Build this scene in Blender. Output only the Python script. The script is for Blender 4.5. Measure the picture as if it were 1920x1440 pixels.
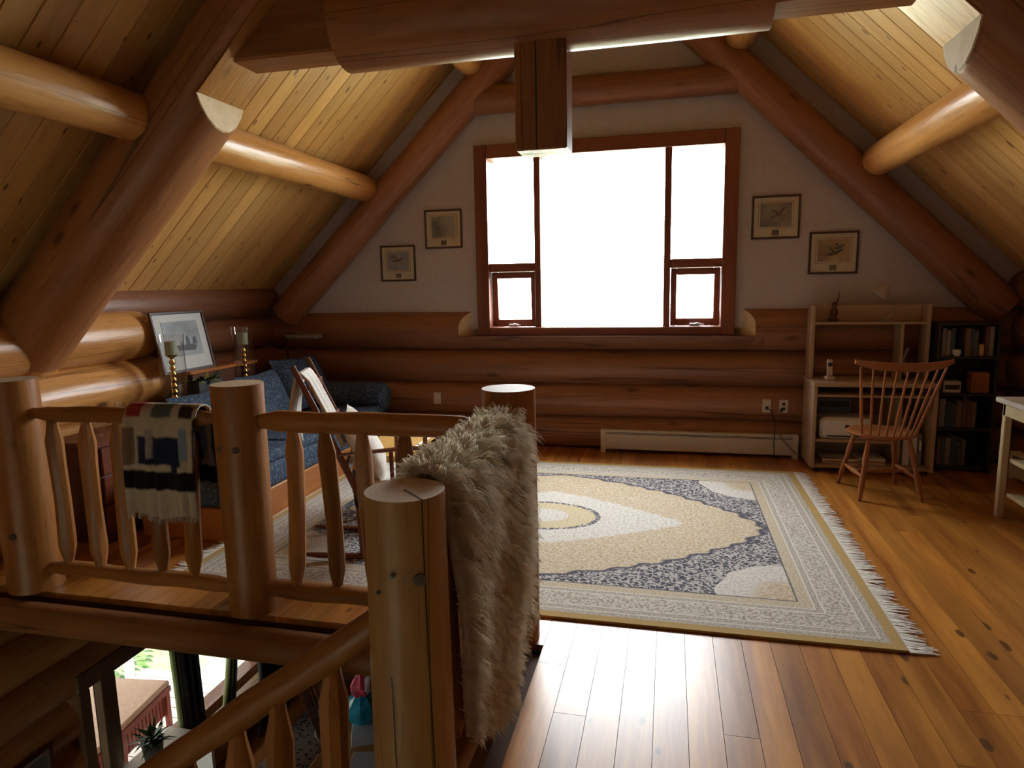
import bpy, bmesh, math, random
from mathutils import Vector, Matrix, Euler, noise
random.seed(7)
S = bpy.context.scene
for o in list(bpy.data.objects): bpy.data.objects.remove(o)
COL = S.collection
# ------------------------------------------------------------ camera
cam = bpy.data.cameras.new('camera'); camo = bpy.data.objects.new('camera', cam); COL.objects.link(camo)
cam.sensor_fit = 'HORIZONTAL'; cam.sensor_width = 36; cam.lens = 36*1240/1920; cam.clip_start = .02; cam.clip_end = 200
def cam_matrix(yaw, pitch, roll, loc):
    f = Vector((-math.sin(yaw)*math.cos(pitch), math.cos(yaw)*math.cos(pitch), -math.sin(pitch)))
    r = Vector((math.cos(yaw), math.sin(yaw), 0)); u = r.cross(f)
    c, s = math.cos(roll), math.sin(roll)
    r2 = c*r+s*u; u2 = c*u-s*r
    m = Matrix((r2, u2, -f)).transposed().to_4x4(); m.translation = loc
    return m
camo.matrix_world = cam_matrix(math.radians(13.442), math.radians(8.47), math.radians(-1.096), Vector((0, 0, 1.5)))
S.camera = camo
# ------------------------------------------------------------ world, exposure, window portals
W = bpy.data.worlds.new('overcast_sky'); S.world = W; W.use_nodes = True
bg = W.node_tree.nodes['Background']; bg.inputs[0].default_value = (.93, .97, 1.0, 1); bg.inputs[1].default_value = 20.0
S.view_settings.view_transform = 'Standard'; S.view_settings.look = 'None'
S.view_settings.exposure = 0.65; S.view_settings.gamma = 1; S.view_settings.use_curve_mapping = False
def portal(name, loc, rot, sx, sy):
    l = bpy.data.lights.new(name, 'AREA'); l.shape = 'RECTANGLE'; l.size = sx; l.size_y = sy; l.cycles.is_portal = True
    o = bpy.data.objects.new(name, l); o.location = loc; o.rotation_euler = rot; COL.objects.link(o)
portal('window_portal', (-.595, 6.22, 1.9), (math.radians(-90), 0, 0), 2.2, 1.7)
portal('lower_window_portal', (-4.0, 4.4, -1.6), (0, math.radians(-90), 0), 1.0, 2.4)
portal('added_window_portal', (-2.4, -2.9, -1.5), (math.radians(90), 0, 0), 1.0, 1.1)  # portal for the added, unseen window in the lower front wall

# ------------------------------------------------------------ mesh helpers
class MB:
    def __init__(s): s.v = []; s.f = []
    def add(s, vs, fs):
        b = len(s.v); s.v += [Vector(v) for v in vs]; s.f += [tuple(i+b for i in f) for f in fs]; return s
    def box(s, x0, x1, y0, y1, z0, z1, bev=0, M=None):
        if bev <= 0:
            vs = [(x, y, z) for x in (x0, x1) for y in (y0, y1) for z in (z0, z1)]
            fs = [(0, 1, 3, 2), (4, 6, 7, 5), (0, 4, 5, 1), (2, 3, 7, 6), (0, 2, 6, 4), (1, 5, 7, 3)]
        else:
            bm = bmesh.new(); bmesh.ops.create_cube(bm, size=1)
            for v in bm.verts: v.co = Vector(((x0+x1)/2+v.co.x*(x1-x0), (y0+y1)/2+v.co.y*(y1-y0), (z0+z1)/2+v.co.z*(z1-z0)))
            bmesh.ops.bevel(bm, geom=bm.edges[:], offset=bev, segments=1, affect='EDGES', profile=.5)
            bm.verts.index_update(); vs = [v.co.copy() for v in bm.verts]; fs = [tuple(v.index for v in f.verts) for f in bm.faces]; bm.free()
        if M is not None: vs = [M @ Vector(v) for v in vs]
        return s.add(vs, fs)
    def lathe(s, prof, seg=16, M=None, close=True):
        vs = []; fs = []
        for r, z in prof:
            for k in range(seg):
                a = 2*math.pi*k/seg; vs.append(Vector((r*math.cos(a), r*math.sin(a), z)))
        n = len(prof)
        for i in range(n-1):
            for k in range(seg):
                a = i*seg+k; b = i*seg+(k+1) % seg; fs.append((a, b, b+seg, a+seg))
        if close: fs.append(tuple(range(seg-1, -1, -1))); fs.append(tuple((n-1)*seg+k for k in range(seg)))
        if M is not None: vs = [M @ v for v in vs]
        return s.add(vs, fs)
    def tube(s, pts, rad, seg=8, flat=1.0, up=None):
        pts = [Vector(p) for p in pts]; n = len(pts)
        if not isinstance(rad, (list, tuple)): rad = [rad]*n
        vs = []; fs = []; ref = Vector(up) if up else None
        for i, p in enumerate(pts):
            t = (pts[min(i+1, n-1)]-pts[max(i-1, 0)]).normalized()
            if ref is None: ref = Vector((0, 0, 1)) if abs(t.z) < .9 else Vector((1, 0, 0))
            x = ref.cross(t)
            if x.length < 1e-4: x = Vector((1, 0, 0)).cross(t)
            x.normalize(); y = t.cross(x)
            for k in range(seg):
                a = 2*math.pi*(k+.5)/seg; vs.append(p+rad[i]*(x*math.cos(a)+y*math.sin(a)*flat))
        for i in range(n-1):
            for k in range(seg):
                a = i*seg+k; b = i*seg+(k+1) % seg; fs.append((a, b, b+seg, a+seg))
        fs.append(tuple(range(seg-1, -1, -1))); fs.append(tuple((n-1)*seg+k for k in range(seg)))
        return s.add(vs, fs)
    def prism(s, poly, d0, d1, axis='y'):
        n = len(poly)
        def P(a, b, d): return {'y': (a, d, b), 'x': (d, a, b), 'z': (a, b, d)}[axis]
        vs = [P(a, b, d0) for a, b in poly]+[P(a, b, d1) for a, b in poly]
        fs = [tuple(range(n)), tuple(range(2*n-1, n-1, -1))]+[(i, (i+1) % n, n+(i+1) % n, n+i) for i in range(n)]
        return s.add(vs, fs)
    def grid(s, P, nu, nv):
        b = [P(i/nu, j/nv) for j in range(nv+1) for i in range(nu+1)]
        return s.add(b, [(j*(nu+1)+i, j*(nu+1)+i+1, (j+1)*(nu+1)+i+1, (j+1)*(nu+1)+i) for j in range(nv) for i in range(nu)])
    def mesh(s, name, smooth=False, ang=None):
        me = bpy.data.meshes.new(name); me.from_pydata(s.v, [], s.f); me.update()
        bm = bmesh.new(); bm.from_mesh(me); bmesh.ops.recalc_face_normals(bm, faces=bm.faces[:]); bm.to_mesh(me); bm.free()
        if smooth:
            me.polygons.foreach_set('use_smooth', [True]*len(me.polygons))
            if ang: me.set_sharp_from_angle(angle=math.radians(ang))
        return me
    def obj(s, name, mat, parent=None, smooth=False, ang=40, M=None):
        return link(name, s.mesh(name, smooth, ang), mat, parent, M)
def link(name, me, mat, parent=None, M=None):
    if mat and not me.materials: me.materials.append(mat)
    o = bpy.data.objects.new(name, me); COL.objects.link(o)
    if M is not None: o.matrix_local = M
    if parent: o.parent = parent
    return o
def tag(o, label, cat, group=None):
    o['label'] = label; o['category'] = cat
    if group: o['group'] = group
    return o
def struct(o): o['kind'] = 'structure'; return o
def thing(name, label, cat, loc=(0, 0, 0), rz=0, group=None):
    o = bpy.data.objects.new(name, None); o.empty_display_size = .1; COL.objects.link(o)
    o.location = loc; o.rotation_euler = (0, 0, rz); return tag(o, label, cat, group)
def copy_tree(o, parent=None):
    c = o.copy(); COL.objects.link(c); c.parent = parent
    for ch in list(o.children): copy_tree(ch, c)
    return c
def frameM(p, z, y):
    z = Vector(z).normalized(); y = Vector(y)
    if y.cross(z).length < 1e-3: y = Vector((0, 0, 1)) if abs(z.z) < .9 else Vector((1, 0, 0))
    x = y.cross(z).normalized(); y = z.cross(x)
    m = Matrix((x, y, z)).transposed().to_4x4(); m.translation = Vector(p); return m
def TR(x, y, z): return Matrix.Translation((x, y, z))
def RX(a): return Matrix.Rotation(math.radians(a), 4, 'X')
def RY(a): return Matrix.Rotation(math.radians(a), 4, 'Y')
def RZ(a): return Matrix.Rotation(math.radians(a), 4, 'Z')
def log_mb(L, r0, r1, seg=20, step=.16, wob=.02, seed=0, clamp=None, extra=(), round_end=0):
    """round log along +Z with slightly uneven surface"""
    n = max(2, int(L/step)); zs = sorted(set([L*i/n for i in range(n+1)]+list(extra)))
    mb = MB(); vs = []; fs = []
    rings = []
    for z in zs: rings.append((z, 1.0))
    if round_end:
        rings = [(round_end*(1-math.cos(math.radians(a))), math.sin(math.radians(a))*.3+.7) for a in (10, 35, 65)]+[r for r in rings if round_end < r[0] < L-round_end]+\
                [(L-round_end*(1-math.cos(math.radians(a))), math.sin(math.radians(a))*.3+.7) for a in (65, 35, 10)]
    for z, k in rings:
        r = (r0+(r1-r0)*z/L)*k
        for j in range(seg):
            a = 2*math.pi*j/seg
            w = 1+wob*noise.noise(Vector((math.cos(a)*1.2+seed*3.7, math.sin(a)*1.2, z*1.3+seed)))*2
            x, y = r*w*math.cos(a), r*w*math.sin(a)
            if clamp: x, y = clamp(z, x, y)
            vs.append((x, y, z))
    for i in range(len(rings)-1):
        for j in range(seg):
            a = i*seg+j; b = i*seg+(j+1) % seg; fs.append((a, b, b+seg, a+seg))
    m = len(rings); fs.append(tuple(range(seg-1, -1, -1))); fs.append(tuple((m-1)*seg+j for j in range(seg)))
    return mb.add(vs, fs)
def log_obj(name, p0, p1, r0, r1, mat, parent=None, side=(0, 1, 0), **k):
    p0 = Vector(p0); p1 = Vector(p1); d = p1-p0
    return log_mb(d.length, r0, r1, **k).obj(name, mat, parent, True, 50, frameM(p0, d, side))

# ------------------------------------------------------------ material helpers
class NT:
    def __init__(s, name):
        s.m = bpy.data.materials.new(name); s.m.use_nodes = True; s.t = s.m.node_tree; s.n = s.t.nodes; s.b = s.n['Principled BSDF']
    def N(s, t, **k):
        n = s.n.new(t)
        for a, v in k.items(): setattr(n, a, v)
        return n
    def L(s, a, b): s.t.links.new(a, b)
    def sock(s, inp, v):
        if hasattr(v, 'node'): s.L(v, inp)
        else: inp.default_value = v
    def math(s, op, a, b=0.0, c=0.0, clamp=False):
        n = s.N('ShaderNodeMath', operation=op, use_clamp=clamp)
        for i, v in enumerate((a, b, c)): s.sock(n.inputs[i], v)
        return n.outputs[0]
    def mix(s, f, a, b, mode='MIX'):
        n = s.N('ShaderNodeMix', data_type='RGBA', blend_type=mode)
        s.sock(n.inputs[0], f)
        for i, v in ((6, a), (7, b)):
            if hasattr(v, 'node'): s.L(v, n.inputs[i])
            else: n.inputs[i].default_value = (*v[:3], 1)
        return n.outputs[2]
    def coords(s, kind='Object', scale=(1, 1, 1), rnd=0.0, loc=(0, 0, 0)):
        tc = s.N('ShaderNodeTexCoord').outputs[kind]
        if rnd:
            oi = s.N('ShaderNodeObjectInfo'); v = s.N('ShaderNodeVectorMath', operation='MULTIPLY_ADD')
            s.L(oi.outputs['Random'], v.inputs[0]); v.inputs[1].default_value = (rnd, rnd*1.7, rnd*2.3); s.L(tc, v.inputs[2]); tc = v.outputs[0]
        mp = s.N('ShaderNodeMapping'); mp.inputs['Scale'].default_value = scale; mp.inputs['Location'].default_value = loc; s.L(tc, mp.inputs[0])
        return mp.outputs[0]
    def noise(s, vec, scale=5, detail=3, rough=.55, dist=0):
        n = s.N('ShaderNodeTexNoise'); s.L(vec, n.inputs['Vector']); n.inputs['Scale'].default_value = scale; n.inputs['Detail'].default_value = detail
        n.inputs['Roughness'].default_value = rough; n.inputs['Distortion'].default_value = dist; return n.outputs[0]
    def vor(s, vec, scale=5, feat='F1', out='Distance'):
        n = s.N('ShaderNodeTexVoronoi', feature=feat); s.L(vec, n.inputs['Vector']); n.inputs['Scale'].default_value = scale; return n.outputs[out]
    def ramp(s, f, *st):
        n = s.N('ShaderNodeValToRGB'); e = n.color_ramp.elements
        while len(e) < len(st): e.new(.5)
        for i, (p, c) in enumerate(st): e[i].position = p; e[i].color = (*c[:3], 1) if hasattr(c, '__len__') else (c, c, c, 1)
        s.L(f, n.inputs[0]); return n.outputs[0]
    def ss(s, v, a, b):   # smoothstep mask
        n = s.N('ShaderNodeMapRange', interpolation_type='SMOOTHSTEP'); s.sock(n.inputs[0], v); n.inputs[1].default_value = a; n.inputs[2].default_value = b; return n.outputs[0]
    def bump(s, h, strength=.2, dist=.01):
        n = s.N('ShaderNodeBump'); n.inputs['Strength'].default_value = strength; n.inputs['Distance'].default_value = dist; s.L(h, n.inputs['Height']); s.L(n.outputs[0], s.b.inputs['Normal'])
    def out(s, col=None, rough=.5, spec=.5, metal=0, **k):
        if col is not None: s.sock(s.b.inputs['Base Color'], (*col, 1) if isinstance(col, tuple) else col)
        s.sock(s.b.inputs['Roughness'], rough); s.b.inputs['Specular IOR Level'].default_value = spec; s.b.inputs['Metallic'].default_value = metal
        for a, v in k.items(): s.b.inputs[a].default_value = v
        return s.m
def plain(name, col, rough=.5, var=.12, scale=20, metal=0, spec=.5, bump=0):
    t = NT(name); c = t.coords(rnd=5); n = t.noise(c, scale, 3)
    d = tuple(x*(1-var) for x in col); l = tuple(min(1, x*(1+var)) for x in col)
    if bump: t.bump(n, bump, .01)
    return t.out(t.ramp(n, (.3, d), (.7, l)), rough, spec, metal)
def wood(name, light, dark, axis='z', rough=.4, knots=.5, grain=1.0, spec=.4, kscale=3.2, var=.25, cracks=0, kcol=(.09, .03, .012), bump=.12, kplane=None, flame=.4, hew=0):
    t = NT(name); st = .09
    sc = {'z': (1, 1, st), 'y': (1, st, 1), 'x': (st, 1, 1)}[axis]
    v = t.coords(scale=sc, rnd=11)
    broad = t.noise(v, 5*grain, 3, .5, flame); fine = t.noise(v, 34*grain, 4, .65, .2)
    f = t.math('ADD', t.math('MULTIPLY', broad, .62), t.math('MULTIPLY', fine, .38))
    col = t.ramp(f, (.36, dark), (.64, light))
    oi = t.N('ShaderNodeObjectInfo')
    hs = t.N('ShaderNodeHueSaturation'); t.L(col, hs.inputs['Color'])
    t.L(t.math('MULTIPLY_ADD', oi.outputs['Random'], var*2, 1-var), hs.inputs['Value']); col = hs.outputs[0]
    if knots:
        ksc = {'z': (1, 1, .42), 'y': (1, .42, 1), 'x': (.42, 1, 1)}[axis]
        kv = t.coords(scale=ksc, rnd=17); nz = t.noise(kv, 9, 2)
        if kplane:
            sx = t.N('ShaderNodeSeparateXYZ'); t.L(kv, sx.inputs[0]); cx = t.N('ShaderNodeCombineXYZ')
            for i, ch in enumerate(kplane): t.L(sx.outputs['xyz'.index(ch)], cx.inputs[i])
            vn = t.N('ShaderNodeTexVoronoi', voronoi_dimensions='2D'); t.L(cx.outputs[0], vn.inputs['Vector']); vn.inputs['Scale'].default_value = kscale
            sc2 = t.N('ShaderNodeSeparateXYZ'); t.L(vn.outputs['Color'], sc2.inputs[0])
            lim = t.math('MULTIPLY', t.math('MULTIPLY', sc2.outputs[0], sc2.outputs[0]), .085*knots)
            kd = t.math('SUBTRACT', t.math('ADD', vn.outputs['Distance'], t.math('MULTIPLY_ADD', nz, .14, -.07)), lim)
            k = t.math('MULTIPLY', t.math('SUBTRACT', 1.0, t.ss(kd, -.01, .03)), .85)
        else:
            vd = t.vor(kv, kscale); kd = t.math('ADD', vd, t.math('MULTIPLY', nz, .06))
            k = t.math('MULTIPLY', t.math('SUBTRACT', 1.0, t.ss(kd, .06, .06+.09*knots)), .9)
        col = t.mix(k, col, kcol)
    if cracks:
        csc = {'z': (1, 1, .018), 'y': (1, .018, 1), 'x': (.018, 1, 1)}[axis]
        cv = t.coords(scale=csc, rnd=23); cn = t.noise(cv, 5.5, 2, .4, 0)
        ck = t.math('SUBTRACT', 1.0, t.ss(t.math('ABSOLUTE', t.math('SUBTRACT', cn, .5)), .0, .006*cracks)); col = t.mix(t.math('MULTIPLY', ck, .75), col, (.06, .022, .01))
    if hew:
        hsc = {'z': (1, 1, .22), 'y': (1, .22, 1), 'x': (.22, 1, 1)}[axis]
        hn = t.noise(t.coords(scale=hsc, rnd=29), 14, 2, .5, .3)
        streak = t.noise(v, 70*grain, 2, .5); col = t.mix(t.math('MULTIPLY', t.ss(streak, .55, .75), .35), col, tuple(x*.45 for x in dark))
        t.bump(t.math('ADD', t.math('MULTIPLY', hn, 1.0), t.math('MULTIPLY', fine, .25)), .35*hew, .02)
    else: t.bump(fine, bump, .006)
    return t.out(col, rough, spec)
LOG = {a: wood('peeled_log_'+a, (.60, .30, .092), (.40, .17, .045), a, .30, 1.3, .9, kscale=4.2, cracks=.8, hew=.8) for a in 'xyz'}
WLOG = {a: wood('wall_log_'+a, (.325, .148, .076), (.21, .083, .04), a, .38, 1.3, .8, kscale=4.0, cracks=1.0, hew=.7) for a in 'xyz'}
TRUSS = wood('truss_log', (.33, .138, .046), (.20, .073, .024), 'z', .42, 1.3, .8, kscale=4.0, cracks=1.2, hew=.6)
BOARD = wood('ceiling_board', (.68, .40, .14), (.52, .27, .078), 'z', .42, 1.0, 1.2, kscale=7.5, var=.13, kplane='yz', kcol=(.16, .06, .02))
PLANK = wood('floor_plank', (.60, .26, .042), (.25, .075, .010), 'y', .33, .8, .8, flame=1.6, kscale=4.6, var=.2, bump=.03, spec=.95, kplane='xy', kcol=(.07, .022, .008))
RAIL = {a: wood('rail_wood_'+a, (.38, .16, .038), (.25, .086, .017), a, .42, 1.0, 1.3, kscale=6.0, hew=.5) for a in 'xyz'}
ENDG = NT('end_grain')
_v = ENDG.coords(scale=(1, 1, 1)); _w = ENDG.N('ShaderNodeTexWave', wave_type='RINGS', rings_direction='Z'); ENDG.L(_v, _w.inputs[0]); _w.inputs['Scale'].default_value = 22; _w.inputs['Distortion'].default_value = 3.0; _w.inputs['Detail Scale'].default_value = 2
ENDG = ENDG.out(ENDG.ramp(_w.outputs[1], (.1, (.54, .42, .27)), (.9, (.60, .48, .32))), .6)
PALE = wood('pale_cut_wood', (.70, .56, .36), (.56, .40, .22), 'z', .5, .2, 1)
FRAMEW = {a: wood('window_frame_wood_'+a, (.24, .075, .035), (.14, .04, .02), a, .4, .2, 1.2, var=.05) for a in 'xyz'}
DKWOOD = {a: wood('dark_furniture_wood_'+a, (.13, .045, .022), (.07, .022, .012), a, .35, .2, 1.2, var=.1) for a in 'xyz'}
REDWOOD = {a: wood('mahogany_'+a, (.21, .062, .028), (.12, .032, .016), a, .3, .2, 1.2, var=.1) for a in 'xyz'}
ORWOOD = {a: wood('orange_wood_'+a, (.50, .19, .05), (.36, .12, .03), a, .35, .3, 1.2, var=.08) for a in 'xyz'}
YEWOOD = {a: wood('yellow_pine_'+a, (.72, .45, .15), (.58, .33, .09), a, .35, .4, 1.2, var=.08) for a in 'xyz'}
LAM = wood('desk_laminate', (.44, .31, .20), (.38, .26, .16), 'z', .45, 0, 1.5, var=.05)
PLASTER = plain('grey_plaster', (.48, .44, .45), .9, .05, 30, bump=.05)
WHITE = plain('white_paint', (.75, .73, .68), .5, .03)
CREAM = plain('cream_enamel', (.62, .58, .50), .45, .04)
BLACK = plain('black_matte', (.02, .018, .017), .5, .2)
DARK = plain('dark_slot', (.03, .026, .022), .6, .1)
BRASS = plain('brass', (.75, .48, .14), .25, .1, metal=1)
SILVER = plain('brushed_steel', (.6, .58, .55), .3, .05, metal=1)
def glass_mat(name, tint=(1, 1, 1), refl=.5, rough=.02):
    t = NT(name); n = t.n; n.remove(t.b)
    tr = t.N('ShaderNodeBsdfTransparent'); tr.inputs[0].default_value = (*tint, 1); gl = t.N('ShaderNodeBsdfGlossy'); gl.inputs['Roughness'].default_value = rough
    lw = t.N('ShaderNodeLayerWeight'); mx = t.N('ShaderNodeMixShader')
    t.L(t.math('MULTIPLY', t.math('MULTIPLY_ADD', t.math('POWER', lw.outputs['Facing'], 5.0), .9, .045), refl, clamp=True), mx.inputs[0]); t.L(tr.outputs[0], mx.inputs[1]); t.L(gl.outputs[0], mx.inputs[2]); t.L(mx.outputs[0], n['Material Output'].inputs[0]); return t.m
GLASS = glass_mat('window_glass', (.97, .98, .98)); CLEAR = glass_mat('clear_glass', (.985, .99, .985), 3.0, .04); LOWGLASS = glass_mat('dimming_glass', (.58, .59, .58))  # lower panes: grey put into the glass to dim the daylight, no screen
# ============================================================ STRUCTURE
XC, ZR, SL = -.595, 4.70, .972
def roof(x): return ZR-SL*abs(x-XC)
CS, SN = .717, .697
def caps(o, mat=None):
    me = o.data; me.materials.append(mat or ENDG)
    for p in me.polygons:
        if len(p.vertices) > 4: p.material_index = 1
    return o
def log(name, p0, p1, r0, r1, mat, parent=None, **k): return caps(log_obj(name, p0, p1, r0, r1, mat, parent, **k))
# ---- loft floor
fl = MB().box(-3.95, 2.85, 2.56, 6.0, -.07, -.032).box(-.56, 2.85, -2.7, 2.52, -.07, -.032)
floor = struct(fl.obj('floor', plain('subfloor', (.12, .06, .03), .8)))
PW = .1155; plank_cache = {}
def plank(x, w, y0, y1):
    key = (round(w, 3), round(y1-y0, 2))
    if key not in plank_cache:
        plank_cache[key] = MB().box(.0009, w-.0009, .001, y1-y0-.001, -.03, 0).mesh('plank'); plank_cache[key].materials.append(PLANK)
    o = bpy.data.objects.new('plank', plank_cache[key]); COL.objects.link(o); o.location = (x, y0, 0); o.parent = floor
x = -3.83
xs = []
k = math.floor((-.032+3.9)/PW)
x = -.032-PW*k
while x < 2.66:
    near = x > -.57
    y = (-2.68 if near else 2.545); first = True
    while y < 5.98:
        L = random.choice((1.5, 2.1, 2.7, 3.3, 3.9))
        if first and near: L = random.choice((2.4, 3.0, 3.6, 4.2, 4.8))
        first = False
        y1 = y+L
        if 5.98-y1 < .6: y1 = 5.98
        plank(x, PW, y, y1); y = y1
    x += PW
# ---- lower floor
lf = MB().box(-4.0, 2.85, -2.7, 6.1, -2.8, -2.7); struct(lf.obj('floor_lower', wood('lower_floor_wood', (.46, .21, .06), (.33, .13, .035), 'y', .4, .2, 1)))
# ---- ceiling
cl = MB()
for sgn in (-1, 1):
    p = [(XC, ZR+.03), (XC+sgn*4.2, ZR+.03-SL*4.2), (XC+sgn*4.2, ZR+.15-SL*4.2), (XC, ZR+.15)]
    cl.prism(p if sgn > 0 else p[::-1], -2.75, 6.25)
ceiling = struct(cl.obj('ceiling', plain('roof_deck', (.1, .05, .02), .9)))
BW = .148; LB = 4.05/CS
bme = MB().box(-.022, 0, .0015, BW-.0015, 0, LB, .004).mesh('board'); bme.materials.append(BOARD)
for sgn in (-1, 1):
    x0 = XC+sgn*4.05
    y = -2.68
    while y < 5.98:
        M = frameM((x0, y if sgn < 0 else y+BW, roof(x0)), (-sgn*CS, 0, SN), (0, 1 if sgn < 0 else -1, 0))
        o = link('board', bme, None, ceiling, M); y += BW
# ---- gable wall (window wall)
WX0, WX1, WZ0, WZ1 = -1.732, .542, 1.045, 2.742
g = MB()
def rp(x): return roof(x)+.08
g.prism([(-4.4, 1.1), (WX0+.03, 1.1), (WX0+.03, rp(WX0)), (-4.4, rp(-4.4))], 5.985, 6.2)
g.prism([(WX1-.03, 1.1), (3.3, 1.1), (3.3, rp(3.3)), (WX1-.03, rp(WX1))], 5.985, 6.2)
g.prism([(WX0+.03, WZ1-.03), (WX1-.03, WZ1-.03), (WX1-.03, rp(WX1)), (XC, rp(XC)), (WX0+.03, rp(WX0))], 5.985, 6.2)
g.box(-4.4, 3.3, 6.06, 6.2, -2.8, WZ0+.0)
wall_back = struct(g.obj('wall_back', PLASTER))
YL = 6.06
for i, (z, r) in enumerate(((.148, .165), (.448, .166), (.752, .17))):
    log('log', (-3.95, YL, z), (2.85, YL, z), r, r*.97, WLOG['z'], wall_back, seed=i+1, wob=.012, seg=24)
R4, Z4 = .19, 1.09
def notch(z, x, y): return (max(x, -(1.042-Z4)), y)
log('log', (-1.95, YL, Z4), (.78, YL, Z4), R4, R4, WLOG['z'], wall_back, seed=9, wob=.008, clamp=notch, seg=24)
for p0, p1, side in (((-3.95, YL, Z4), (-1.735, YL, Z4), 1), ((.54, YL, Z4), (2.85, YL, Z4), -1)):
    mb = log_mb(p1[0]-p0[0], R4, R4, seg=24, seed=12+side, wob=.012)
    for j in range(24):
        if side > 0: v = mb.v[-24+j]; v.z += v.y*.95
        else: v = mb.v[j]; v.z -= v.y*.95
    caps(mb.obj('log', WLOG['z'], wall_back, True, 50, frameM(p0, (1, 0, 0), (0, 1, 0))), PALE)
for i in range(9): log('log', (-3.95, 6.1, -.16-.3*i), (2.85, 6.1, -.16-.3*i), .165, .16, WLOG['z'], wall_back, seed=20+i, wob=.01)
# ---- side walls
wl = MB().box(-4.42, -4.2, -2.75, 6.2, -1.15, 1.3).box(-4.22, -4.1, -2.75, 3.32, -2.8, -1.1).box(-4.22, -4.1, 5.6, 6.2, -2.8, -1.1).box(-4.2, -4.05, 3.3, 5.62, -2.8, -2.27)
wall_left = struct(wl.obj('wall_left', WLOG['y']))
log('log', (-3.98, -2.7, 1.40), (-3.98, 6.0, 1.40), .165, .16, WLOG['z'], wall_left, seed=31, wob=.012)
for i, z in enumerate((1.19, .845, .50, .155)):
    r = .195 if i else .185
    log('log', (-3.83, -2.7, z), (-3.83, 4.16+(.09 if i else 0), z), r, r, LOG['z'], wall_left, seed=33+i, wob=.02, round_end=.10, seg=26)
for i, z in enumerate((1.10, .79, .48, .17)): log('log', (-4.0, 4.1, z), (-4.0, 6.05, z), .165, .165, WLOG['z'], wall_left, seed=40+i, wob=.012)
for i in range(9):
    z = -.155-.3*i
    if z > -1.1: log('log', (-3.96, -2.7, z), (-3.96, 6.05, z), .162, .16, LOG['z'], wall_left, seed=50+i, wob=.012)
    else:
        log('log', (-3.96, -2.7, z), (-3.96, 3.31, z), .162, .16, LOG['z'], wall_left, seed=50+i, wob=.012)
        log('log', (-3.96, 5.6, z), (-3.96, 6.05, z), .162, .16, LOG['z'], wall_left, seed=60+i, wob=.012)
        if z < -2.4: log('log', (-3.96, 3.3, z), (-3.96, 5.62, z), .162, .16, LOG['z'], wall_left, seed=70+i, wob=.012)
wr = MB().box(2.86, 3.1, -2.75, 6.2, -2.8, 1.4)
wall_right = struct(wr.obj('wall_right', WLOG['y']))
for i, z in enumerate((.155, .465, .775, 1.085, 1.395)): log('log', (2.73, -2.7, z), (2.73, 6.05, z), .165, .162, WLOG['z'], wall_right, seed=80+i, wob=.012)
# ---- rear gable (behind the viewer)
rg = MB()
rg.prism([(-4.4, -.7), (3.3, -.7), (3.3, rp(3.3)), (XC, rp(XC)), (-4.4, rp(-4.4))], -2.85, -2.7)
rg.box(-4.4, -2.9, -2.85, -2.7, -2.8, -.7).box(-1.9, 3.3, -2.85, -2.7, -2.8, -.7).box(-2.9, -1.9, -2.85, -2.7, -2.8, -2.0).box(-2.9, -1.9, -2.85, -2.7, -1.0, -.7)
struct(rg.obj('wall_front', PLASTER))
w3 = bpy.data.objects.new('added_fill_window', None); COL.objects.link(w3); struct(w3)  # unseen window, added to light the lower log wall and railing fronts
for a, b, c, d in ((-2.9, -2.84, -2.0, -1.0), (-1.96, -1.9, -2.0, -1.0), (-2.43, -2.37, -2.0, -1.0)): MB().box(a, b, -2.82, -2.68, c, d).obj('frame_jamb', FRAMEW['z'], w3)
for c, d in ((-2.0, -1.94), (-1.06, -1.0)): MB().box(-2.9, -1.9, -2.82, -2.68, c, d).obj('frame_rail', FRAMEW['x'], w3)
for a, b in ((-2.84, -2.43), (-2.37, -1.96)): MB().box(a, b, -2.78, -2.772, -1.94, -1.06).obj('pane', GLASS, w3)
# ---- main window
def bar(name, par, mat, x0, x1, y0, y1, z0, z1, bev=.004): return MB().box(x0, x1, y0, y1, z0, z1, bev).obj(name, mat, par)
w1 = bpy.data.objects.new('window_1', None); COL.objects.link(w1); struct(w1)
fx, fz = FRAMEW['x'], FRAMEW['z']
bar('frame_jamb', w1, fz, WX0, -1.616, 5.925, 6.2, WZ0, WZ1); bar('frame_jamb', w1, fz, .426, WX1, 5.925, 6.2, WZ0, WZ1)
bar('frame_head', w1, fx, -1.616, .426, 5.925, 6.2, 2.625, WZ1); bar('frame_sill', w1, fx, -1.616, .426, 5.925, 6.2, WZ0, 1.118)
ML, MR = (-1.192, -1.135), (-.055, .003)
bar('mullion', w1, fz, *ML, 5.95, 6.12, 1.118, 2.625); bar('mullion', w1, fz, *MR, 5.95, 6.12, 1.118, 2.625)
def pane(par, x0, x1, z0, z1, y=6.07, M=None):
    o = MB().box(x0, x1, y-.004, y+.004, z0, z1).obj('pane', GLASS, par)
    if M is not None: o.matrix_local = M
    return o
pane(w1, ML[1], MR[0], 1.118, 2.625)
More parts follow.
